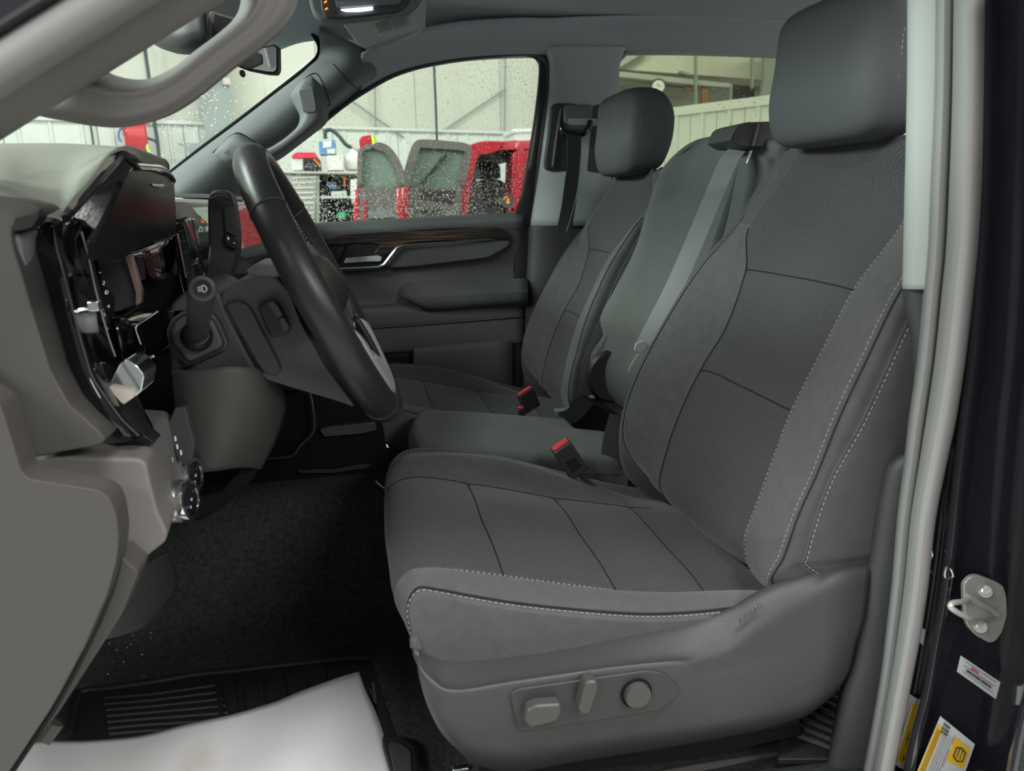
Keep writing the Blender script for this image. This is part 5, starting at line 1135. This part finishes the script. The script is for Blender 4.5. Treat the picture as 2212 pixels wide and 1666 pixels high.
edge = [(10,1700),(50,1622),(82,1601),(180,1600),(300,1590),(400,1566),(500,1545),(560,1528),(600,1515),(650,1494),(700,1476),(740,1462),(775,1452)]
right = [(775,1452),(792,1500),(815,1545),(833,1600),(852,1675),(870,1740),(900,1850)]
rows = []
for k in range(8):
    t = k/7; r = []
    for i,(u,v) in enumerate(edge):
        bu, bv = -120+i*(1020/12), 1900
        if i == 12: bu, bv = 900, 1850
        uu, vv = u*(1-t)+bu*t, v*(1-t)+bv*t
        if i == 12: 
            x = t*6; a_ = min(int(x),5); f = x-a_; uu = right[a_][0]*(1-f)+right[a_+1][0]*f; vv = right[a_][1]*(1-f)+right[a_+1][1]*f
        r.append(WZ(uu, vv, pz(uu,vv)))
    rows.append(r)
M['paper2'] = mat('stained_paper', (.56,.57,.575), .75, bump=(220,.3), spec=.3); nt = M['paper2'].node_tree
tc = nt.nodes['Texture Coordinate']; pc = WZ(420,1650,.03) - wloc(pp)
mp = nt.nodes.new('ShaderNodeMapping'); mp.inputs['Location'].default_value = (-pc.x*28, -pc.y*14, 0); mp.inputs['Scale'].default_value = (28,14,1)
ln_ = nt.nodes.new('ShaderNodeVectorMath'); ln_.operation = 'LENGTH'; nz = nt.nodes.new('ShaderNodeTexNoise'); nz.inputs['Scale'].default_value = 60
rr_ = nt.nodes.new('ShaderNodeMapRange'); rr_.inputs['From Min'].default_value = .25; rr_.inputs['From Max'].default_value = 1.0; rr_.inputs['To Min'].default_value = .55; rr_.inputs['To Max'].default_value = 0
mxc = nt.nodes.new('ShaderNodeMix'); mxc.data_type = 'RGBA'; mxc.inputs[6].default_value = (.56,.57,.575,1); mxc.inputs[7].default_value = (.30,.24,.15,1)
nt.links.new(tc.outputs['Object'], mp.inputs[0]); nt.links.new(mp.outputs[0], ln_.inputs[0]); nt.links.new(ln_.outputs['Value'], rr_.inputs['Value'])
mlt = nt.nodes.new('ShaderNodeMath'); mlt.operation = 'MULTIPLY'; nt.links.new(tc.outputs['Object'], nz.inputs['Vector']); nt.links.new(nz.outputs['Fac'], mlt.inputs[1]); nt.links.new(rr_.outputs[0], mlt.inputs[0])
nt.links.new(mlt.outputs[0], mxc.inputs[0]); nt.links.new(mxc.outputs[2], nt.nodes['Principled BSDF'].inputs['Base Color'])
patch('sheet', rows, M['paper2'], pp, 4, 4, solid=.001)
# second little mat corner and edge strip on the carpet under the seat
cm2 = root('carpet_socket', 'small dark moulded socket in the carpet in front of the power seat', 'floor fitting', W(860,1620,1.0))
prism('socket_rim', [WZ(u,v,.03) for u,v in [tuple(p)[:2] for p in rp([(822,1586,0),(868,1590,0),(900,1612,0),(905,1680,0),(850,1690,0)], 14)]], (0,0,-.02), M['mat_rubber'], cm2, bev=.004)
prism('socket_pad', [WZ(u,v,.034) for u,v in [tuple(p)[:2] for p in rp([(838,1602,0),(866,1604,0),(888,1620,0),(890,1680,0),(856,1690,0)], 10)]], (0,0,-.006), M['dgrey'], cm2, bev=.002)
tube('mat_edge', [WZ(800,1490,.03), WZ(812,1520,.03), WZ(806,1475,.04)], .002, M['plastic'], fm, seg=6)
# crumbs scattered on the carpet
rnd = random.Random(4); lst = []
for k in range(150):
    if k < 60: u, v = rnd.uniform(230,560), rnd.uniform(1360,1480)
    elif k < 100: u, v = rnd.uniform(640,850), rnd.uniform(1080,1200)
    else: u, v = rnd.uniform(810,1020), rnd.uniform(1430,1640)
    p = WZ(u,v,0)
    if p.y > 1.3: 
        ok = None
        for y in [1.3+.004*i for i in range(120)]:
            h = .215*(1/(1+math.exp(-(y-1.44)*26))); q = W(u,v,y)
            if q.z <= h+.003: ok = q; break
        if ok is None: continue
        p = ok
    s = rnd.uniform(.0006,.0018); lst.append((p+V(0,0,.004), (s*2,s,s), Matrix.Rotation(rnd.uniform(0,3),3,'Z')))
cb_ = boxes('crumbs', lst, mat('crumb', (.42,.34,.22), .8), None, smooth=False); tag(cb_, 'pale crumbs and lint scattered on the black carpet', 'crumbs', kind='stuff')
# ================================================================ WORKSHOP AROUND THE TRUCK
M['panel'] = mat('wall_panel_paint', (.66,.70,.66), .5, spec=.3)
M['liner_w'] = mat('wall_liner', (.60,.61,.54), .7, spec=.2, var=.05, varscale=.5)
M['steel'] = mat('column_paint', (.27,.31,.30), .6)
M['joint'] = mat('panel_joint', (.25,.27,.26), .8)
M['cable'] = mat('dark_cable', (.03,.06,.07), .6)
M['concrete'] = mat('concrete_floor', (.48,.48,.46), .6, var=.1, varscale=1)
S = .335; N_ = V(-S,1,0).normalized(); WD = V(1,S,0).normalized()
def wallp(u, v, off=0):
    d = W(u,v,1)-EYE; P0 = V(0,9.49,0)-N_*off; k = (P0-EYE).dot(N_)/d.dot(N_); return EYE+d*k
def wl(s, z, off=0): return V(0,9.49,z)+WD*s-N_*off
zt = 1.72
back = sroot('wall_back', wl(-3,0))
Rw = Matrix((WD, N_, V(0,0,1))).transposed()
meshes = {}
def inst(name, key, loc, parent):
    """shares mesh data between alike pieces"""
    o = bpy.data.objects.new(name, meshes[key]); COL.objects.link(o); o.location = loc - wloc(parent); o.parent = parent; o.rotation_euler = Rw.to_euler(); return o
def mkpanel(key, w, h, ribs, m, rib=.012, rw=.035):
    vs, fs = [], []
    prof = [(-w/2+.004,0)]
    for k in range(ribs):
        x = -w/2 + w*(k+.5)/ribs; prof += [(x-rw,0),(x-rw*.6,-rib),(x+rw*.6,-rib),(x+rw,0)]
    prof.append((w/2-.004,0)); n = len(prof)
    for x, y in prof: vs += [(x,y,0),(x,y,h),(x,.02,0),(x,.02,h)]
    for k in range(n-1):
        a, b = 4*k, 4*k+4; fs += [(a,b,b+1,a+1),(a+2,a+3,b+3,b+2),(a+1,b+1,b+3,a+3),(a,a+2,b+2,b)]
    fs += [(0,1,3,2),(4*n-4,4*n-2,4*n-1,4*n-3)]
    me = bpy.data.meshes.new(key); me.from_pydata(vs,[],fs); me.materials.append(m); meshes[key] = me
mkpanel('wainscot_panel', .81, 2.47, 3, M['panel'], .02, .02)
mkpanel('liner_panel', 1.2, 3.2, 1, M['liner_w'], .006, .008)
for k in range(17): inst('wainscot_panel', 'wainscot_panel', wl(-9.6+.81*k, -.75, .05), back)
for k in range(12): inst('liner_panel', 'liner_panel', wl(-9.4+1.2*k, zt-.05), back)
box('backing', wl(-2.5,.9,-.06), (16,.04,5.6), M['joint'], back, rot=Rw, bev=0)
box('cap_rail', wl(-2.5,zt-.01,.07), (15,.06,.035), M['panel'], back, rot=Rw, bev=.004)
box('girt', wl(-5.5,3.04,.06), (9,.10,.07), M['steel'], back, rot=Rw, bev=.004); box('girt', wl(-5.5,3.32,.08), (9,.10,.05), M['steel'], back, rot=Rw, bev=.004)
for (u0,v0,u1,v1) in ((755,215,872,297),(1092,192,950,288)): tube('brace_rod', [wallp(u0,v0,.08), wallp(u1,v1,.08)], .012, M['steel'], back, seg=6)
for (u0,u1) in ((808,812),(1092,1090)): tube('conduit', [wallp(u0,90,.06), wallp(u1,290,.06)], .011, M['steel'], back, seg=6)
col = root('steel_column', 'grey green steel wall column beyond the windscreen, rising from behind the far pillar', 'column', wallp(475,400,.2))
for a,b in ((.0,.012),(.20,.012)): box('flange', wallp(476,300,.12+a)*1, (.30,.014,5.4), M['steel'], col, rot=Rw, bev=0)
box('web', wallp(476,300,.22), (.014,.2,5.4), M['steel'], col, rot=Rw, bev=0)
bx = root('junction_box', 'small cream electrical box high on the steel column', 'electrical box', wallp(489,176,.4)); box('box_shell', wallp(489,176,.36), (.075,.05,.07), M['cream'], bx, rot=Rw, bev=.005)
g = root('floor_cable', 'dark cable hanging down the workshop wall, near the hose reel', 'cable', wallp(330,200,.2))
tube('cable_run', [wallp(296,-40,.2), wallp(308,60,.2), wallp(315,120,.2), wallp(322,168,.2), wallp(334,265,.2), wallp(341,310,.2), wallp(346,370,.2)], .018, M['cable'], g, n=4, seg=6); g.name = 'hanging_cable'
g = root('hanging_cable', 'short thin dark cable on the ribbed wall above the dashboard end', 'cable', wallp(198,290,.2))
tube('cable_run', [wallp(194,262,.1), wallp(199,290,.1), wallp(204,330,.1)], .010, M['cable'], g, n=4, seg=6)
g = root('hanging_cable', 'long dark cable hanging straight down, seen through the far door glass', 'cable', wallp(940,200,.2))
tube('cable_run', [wallp(936,60,.3), wallp(938,150,.3), wallp(941,220,.3), wallp(944,310,.3)], .016, M['cable'], g, n=4, seg=6)
# hose reel with lime hose
M['hr_red'] = mat('hose_reel_red', (.55,.02,.03), .35); M['lime'] = mat('lime_hose', (.55,.95,.08), .4); M['blue'] = mat('soft_blue', (.10,.28,.55), .5)
hrl = root('hose_reel', 'red hose reel on the workshop wall with a lime green hose hanging from it', 'hose reel', wallp(292,305,.4))
c = wallp(292,300,.35)
lathe('reel_body', [(-.10,.02),(-.10,.17),(-.08,.19),(.08,.19),(.10,.17),(.10,.02)], c+V(0,0,.02), WD, M['hr_red'], hrl)
box('reel_bracket', c+V(0,.05,.18), (.10,.1,.30), M['hr_red'], hrl, rot=Rw, bev=.01)
tube('lime_hose', [wallp(285,278,.5), wallp(298,280,.5), wallp(309,297,.5), wallp(318,318,.5), wallp(328,350,.5)], .014, M['lime'], hrl, n=5, seg=8)
tube('air_line', [wallp(262,275,.3), wallp(256,288,.3), wallp(258,302,.3), wallp(268,305,.3)], .012, M['blue'], hrl, n=4, seg=8)
box('valve', wallp(273,306,.35), (.07,.07,.11), M['cream'], hrl, bev=.02)
tube('feed_hose', [wallp(304,283,.3), wallp(318,298,.3), wallp(334,304,.3), wallp(340,312,.25)], .014, M['cable'], hrl, n=4, seg=8)
wb = root('wall_bracket', 'grey triangular wall bracket low beside the far windscreen pillar', 'bracket', wallp(395,315,.3))
prism('bracket_plate', [wallp(*p,.3) for p in ((380,310),(440,308),(440,314),(425,322),(412,334),(404,326),(398,318))], (0,.05,0), M['steel'], wb, bev=.004)
# ---------------------------------------------------------------- tall tool cabinet with things on it
YB = 6.0
M['inox'] = mat('ribbed_steel', (.50,.50,.45), .35, metal=.6)
tb = root('tool_cabinet', 'tall steel tool cabinet with open dark shelves, seen through the wet door glass', 'tool cabinet', W(710,420,YB))
prism('cabinet_top', uv([(600,369),(790,372),(790,377),(600,375)], YB-.05), (0,.7,0), M['inox'], tb, bev=.008)
prism('cabinet_side', uv([(600,376),(684,377),(680,640),(600,640)], YB), (0,.6,0), M['inox'], tb, bev=.008)
for k in range(9): box('side_rib', W(655,384+11*k,YB-.012), (.16,.012,.012), M['panel'], tb, bev=.003)
prism('cabinet_back', uv([(684,377),(790,377),(786,640),(680,640)], YB+.5), (0,.04,0), M['black'], tb, bev=0)
for v in (424,482,540): prism('shelf', uv([(684,v),(788,v),(788,v+4),(684,v+4)], YB+.02), (0,.45,0), M['panel'], tb, bev=0)
prism('cabinet_post', uv([(684,377),(690,377),(688,640),(682,640)], YB), (0,.03,0), M['steel'], tb, bev=0)
def thingbox(name, label, cat, poly, Y, dY, m, bev=.01, r=2, part='body'):
    rt = root(name, label, cat, W(*poly[0], Y)); prism(part, uv(poly, Y, r), (0,dY,0), m, rt, bev=bev); return rt
M['wht'] = mat('white_plastic', (.75,.76,.72), .4); M['org'] = mat('orange_plastic', (.85,.16,.02), .4); M['grn'] = mat('green_plastic', (.03,.42,.18), .4); M['lid'] = mat('red_lid', (.72,.03,.06), .4)
rt = thingbox('cooler', 'white cooler with a red lid on top of the tool cabinet', 'cooler', [(630,342),(655,342),(655,368),(632,368)], YB+.1, .3, M['wht']); prism('lid', uv([(630,336),(640,329),(680,329),(686,342),(630,342)], YB+.08, 2), (0,.32,0), M['lid'], rt, bev=.01)
rt = thingbox('tool_case', 'dark case with an orange flash beside the cooler', 'tool case', [(656,343),(690,343),(692,368),(656,368)], YB+.05, .25, M['black']); prism('orange_flash', uv([(677,344),(684,347),(695,358),(688,358)], YB+.04), (0,.01,0), M['org'], rt, bev=0)
rt = thingbox('carton', 'blue and white carton hanging over the tool cabinet', 'carton', [(688,306),(724,302),(725,334),(690,334)], YB+.35, .2, M['blue']); prism('white_panel', uv([(697,306),(716,304),(716,318),(698,320)], YB+.34), (0,.008,0), M['wht'], rt, bev=0); prism('lower_panel', uv([(706,322),(724,321),(724,332),(707,332)], YB+.34), (0,.008,0), M['panel'], rt, bev=0)
thingbox('white_carton', 'plain white carton under the blue one on the tool cabinet', 'carton', [(706,336),(742,336),(742,368),(706,368)], YB+.1, .2, M['wht'])
rt = root('white_jug', 'rounded white plastic jug at the end of the tool cabinet', 'jug', W(762,369,YB+.1)); lathe('jug_body', [(0,.05),(.01,.075),(.09,.070),(.13,.05),(.15,.025),(.165,.025)], W(766,369,YB+.30), (0,0,1), M['wht'], rt)
thingbox('spray_bottle', 'slim white spray bottle hanging on the cabinet end', 'bottle', [(757,388),(772,386),(770,424),(762,440),(757,425)], YB-.12, .05, M['wht'])
thingbox('blue_cloth', 'crumpled blue cloth on the upper dark shelf', 'cloth', [(705,392),(716,395),(727,405),(722,410),(708,404)], YB+.1, .08, M['blue'], .02)
thingbox('green_bowl', 'green plastic bowl on the lower shelf', 'bowl', [(727,462),(734,457),(746,458),(750,466),(742,472),(729,471)], YB+.1, .15, M['grn'], .02)
thingbox('orange_tool', 'thin orange handled tool upright on the shelf', 'tool', [(741,380),(745,380),(747,402),(744,404)], YB+.02, .02, M['org'], .003, 0)
thingbox('small_bin', 'small pale bin lying on the middle shelf', 'bin', [(714,414),(748,412),(750,424),(716,424)], YB+.06, .15, M['panel'])
hs = root('supply_hose', 'dark supply hose curving down the wall to a pale nozzle', 'hose', W(740,300,6.6)); tube('hose_run', [W(703,300,6.6), W(703,284,6.6), W(715,281,6.6), W(730,292,6.6), W(747,312,6.6), W(762,320,6.6)], .016, M['cable'], hs, n=5, seg=8); tube('nozzle', [W(760,318,6.6), W(775,324,6.6), W(790,326,6.6)], .022, M['cream'], hs, seg=8)
# ---------------------------------------------------------------- red truck with open doors
M['rpaint'] = mat('red_paint', (.50,.012,.03), .22, coat=1); M['door_card'] = mat('taupe_door_card', (.115,.105,.095), .7); M['dk'] = mat('dark_interior', (.018,.017,.017), .7)
M['pane_g'] = mat('green_tint_reflection', (.16,.22,.18), .1, spec=.6); M['pale'] = mat('pale_reflection', (.42,.52,.44), .3)  # pane_g: opaque grey-green, glass tint with its reflection painted in
rt = root('red_truck', 'red crew cab truck standing with its doors open, beyond the wet door glass', 'truck', W(1000,600,5))
Y5 = 5.0
prism('front_door', uv([(774,402),(866,402),(869,560),(764,560)], Y5-.5), (0,.08,0), M['door_card'], rt, bev=.015)
o = rt.children[-1] if False else None
fd = [c_ for c_ in COL.objects if c_.name.startswith('front_door')][0]
patch('window_surround', frame_rows([(776,405),(777,350),(780,325),(800,316),(815,316),(835,323),(852,345),(864,372),(868,405)], 5, -5, Y5-.5), M['door_card'], fd, 3, 1, solid=.01)
prism('window_pane', uv([(777,405),(777,326),(812,316),(840,326),(856,350),(866,405)], Y5-.47, 3), (0,.006,0), M['pane_g'], fd, bev=0)
prism('red_edge', uv([(765,410),(776,408),(775,560),(761,560)], Y5-.505), (0,.07,0), M['rpaint'], fd, bev=.008); prism('red_edge', uv([(857,405),(868,404),(871,560),(858,560)], Y5-.505), (0,.07,0), M['rpaint'], fd, bev=.008)
prism('red_edge', uv([(786,430),(791,430),(792,500),(786,500)], Y5-.51), (0,.02,0), M['rpaint'], fd, bev=0); prism('storage_strip', uv([(795,455),(850,452),(850,470),(795,473)], Y5-.515), (0,.02,0), M['trim_grey'], fd, bev=.004)
prism('mirror', uv([(775,302),(782,294),(808,290),(813,318),(778,322)], Y5-.2, 3), (0,.15,0), M['rpaint'], rt, bev=.02)
tube('lime_strap', [W(806,292,Y5-.24), W(810,318,Y5-.24)], .014, M['lime'], rt, seg=6)
prism('rear_door', uv([(884,402),(1000,408),(992,560),(868,560),(868,420)], Y5-.25), (0,.09,0), M['door_card'], rt, bev=.015)
rd = [c_ for c_ in COL.objects if c_.name.startswith('rear_door')][0]
patch('window_surround', frame_rows([(872,405),(878,370),(888,335),(898,312),(912,306),(960,309),(1012,317),(1010,350),(1000,400)], 5, -13, Y5-.25), M['door_card'], rd, 3, 1, solid=.01)
prism('window_pane', uv([(884,406),(898,312),(1008,320),(998,408)], Y5-.2, 3), (0,.006,0), M['pane_g'], rd, bev=0)
prism('belt_bar', uv([(910,395),(916,395),(968,335),(960,330)], Y5-.24), (0,.03,0), M['dk'], rd, bev=.004)
prism('door_pull', uv([(955,420),(968,419),(970,428),(958,428)], Y5-.27), (0,.03,0), M['chrome'], rd, bev=.004); prism('armrest', uv([(905,440),(945,440),(950,452),(905,456)], Y5-.30, 3), (0,.06,0), M['door_card'], rd, bev=.01)
prism('card_recess', uv([(905,408),(985,412),(978,440),(945,438),(905,428)], Y5-.26, 3), (0,.02,0), M['dk'], rd, bev=.004)
prism('red_edge', uv([(868,404),(883,402),(882,560),(866,560)], Y5-.26), (0,.09,0), M['rpaint'], rd, bev=.01)
patch('cab_frame', frame_rows([(991,560),(996,465),(1004,400),(1014,350),(1022,328),(1030,320),(1060,316),(1112,311),(1122,330),(1118,380),(1112,430),(1115,560)], 9, -6, Y5), M['rpaint'], rt, 3, 1, solid=.02)
prism('cab_roof', uv([(1012,318),(1020,310),(1070,305),(1150,303),(1300,310),(1300,330),(1150,322),(1030,326)], Y5, 3), (0,1.5,0), M['rpaint'], rt, bev=.03)
prism('cab_side', uv([(1108,330),(1120,322),(1300,325),(1300,560),(1095,560),(1100,470),(1106,400)], Y5+.02, 3), (0,.25,0), M['rpaint'], rt, bev=.03)
prism('cab_floor', uv([(992,470),(1110,470),(1110,560),(990,560)], Y5+.05), (0,1.0,0), M['dk'], rt, bev=0)
prism('inner_seat', uv([(1012,468),(1016,410),(1026,395),(1040,388),(1080,388),(1098,400),(1102,430),(1100,468)], Y5+.35, 4), (0,.5,0), M['dk'], rt, bev=.04)
prism('inner_headrest', uv([(1034,385),(1033,358),(1042,350),(1070,350),(1081,360),(1082,386)], Y5+.40, 4), (0,.22,0), M['dk'], rt, bev=.03)
prism('inner_roof', uv([(1020,322),(1112,318),(1112,345),(1020,350)], Y5+.15), (0,.9,0), M['dk'], rt, bev=0)
patch('opposite_window_frame', frame_rows([(1018,402),(1030,345),(1060,340),(1108,338),(1110,402)], 3, -3, Y5+1.3), M['dk'], rt, 2, 1, solid=.02)
wcb = root('white_cabinet', 'white cabinet top standing behind the red truck roof', 'cabinet', W(1125,300,7)); prism('cabinet_top', uv([(1108,279),(1200,276),(1200,284),(1108,288)], 7.0), (0,.5,0), M['wht'], wcb, bev=.01); prism('cabinet_body', uv([(1112,288),(1200,284),(1200,600),(1112,600)], 7.02), (0,.4,0), M['wht'], wcb, bev=.01)
# ---------------------------------------------------------------- what the rear door window shows
wr = sroot('wall_rear', W(1500,180,11))
YR = 10.5
M['tanwall'] = mat('rear_wall_paint', (.60,.60,.52), .8, var=.05, varscale=.6); M['duct'] = mat('duct_grey', (.40,.42,.40), .6)
box('wall_face', W(1560,250,YR+.3), (9,.05,6.5), M['tanwall'], wr, bev=0)
prism('bulkhead', uv([(1290,-60),(1900,-60),(1900,168),(1650,173),(1333,150),(1290,148)], YR-.6), (0,.6,0), M['tanwall'], wr, bev=.01)
prism('sloped_soffit', uv([(1290,90),(1405,105),(1375,125),(1333,150),(1290,170)], YR-.8), (0,.4,0), M['duct'], wr, bev=.01)
prism('ledge', uv([(1300,150),(1333,153),(1580,180),(1582,190),(1500,184),(1333,166),(1300,163)], YR-.9), (0,.5,0), M['duct'], wr, bev=.01)
prism('lower_ledge', uv([(1300,170),(1333,172),(1500,192),(1500,196),(1333,178),(1300,176)], YR-.7), (0,.3,0), M['duct'], wr, bev=.01)
for q in ([(1503,60),(1508,60),(1506,230),(1502,230)], [(1625,100),(1630,100),(1628,190),(1624,190)]): prism('post', uv(q, YR-1.0), (0,.05,0), M['steel'], wr, bev=0)
prism('dark_gable', uv([(1650,100),(1900,60),(1900,240),(1640,225),(1650,170)], YR-1.05), (0,.05,0), M['steel'], wr, bev=0)
ck = root('wall_clock', 'round white wall clock with black rim, seen through the rear side window', 'clock', W(1422,187,YR-1.1))
cc = W(1422,187,YR-.95)
lathe('clock_face', [(0,.082),(.01,.082),(.01,0)], cc, (-.35,-1,0), M['wht'], ck); lathe('clock_rim', [(-.02,.095),(.02,.095),(.02,.080),(-.02,.080)], cc, (-.35,-1,0), M['black'], ck)
tube('clock_hand', [cc+V(0,-.02,0), cc+V(.05,-.02,.005)], .003, M['black'], ck, seg=6); tube('clock_hand', [cc+V(0,-.02,0), cc+V(-.02,-.02,.035)], .003, M['black'], ck, seg=6)
gm = root('exit_fixture', 'small bent metal bracket fixed to the bulkhead above the clock', 'bracket', W(1480,158,9)); prism('bracket_bar', uv([(1472,152),(1490,158),(1488,163),(1470,158)], YR-.75), (0,.1,0), M['steel'], gm, bev=0); gm.name = 'wall_bracket'
M['brown'] = mat('brown_wood', (.28,.14,.06), .6)
dw = root('door_frame', 'brown wooden frame piece standing behind the dark post', 'frame', W(1522,200,9)); dw.name='wooden_frame'; prism('upright', uv([(1516,184),(1530,182),(1528,232),(1516,232)], YR-.85), (0,.05,0), M['brown'], dw, bev=0); prism('header_piece', uv([(1480,188),(1516,184),(1516,190),(1484,195)], YR-.84), (0,.05,0), M['brown'], dw, bev=0)
tvb = root('dark_board', 'dark board above the ribbed white partition', 'board', W(1605,200,9)); prism('board_face', uv([(1583,183),(1630,186),(1630,222),(1581,224)], YR-.9), (0,.05,0), M['dk'], tvb, bev=.005); prism('board_post', uv([(1579,181),(1583,181),(1581,230),(1577,230)], YR-.92), (0,.05,0), M['steel'], tvb, bev=0)
# ribbed white partition
pt = sroot('wall_partition', W(1550,260,7.5))
A, B = W(1400,242,8.3), W(1780,189,6.6)
dirp = (B-A); dirp.z = 0; Lp = dirp.length; dirp.normalize(); A2 = V(A.x,A.y,0)-dirp*1.2
Rp = Matrix((dirp, V(-dirp.y,dirp.x,0), V(0,0,1))).transposed()
ztop = W(1550,222,7.55).z
mkpanel('partition_panel', .32, 2.9, 1, M['panel'], .03, .03)
for k in range(14):
    o = bpy.data.objects.new('partition_panel', meshes['partition_panel']); COL.objects.link(o); o.parent = pt
    o.location = A2 + dirp*(.32*k) + V(0,0,ztop-2.98) - wloc(pt); o.rotation_euler = Rp.to_euler()
box('cap_rail', A2+dirp*2.1+V(0,0,ztop-.04), (4.6,.09,.09), M['panel'], pt, rot=Rp, bev=.004)
# workshop slab and ceiling above the far bays
box('ground', V(0,4,-.80), (26,16,.08), M['concrete'], None, bev=0); g = COL.objects[-1] if False else bpy.data.objects['ground']; g.name = 'floor_slab'; tag(g, kind='structure')
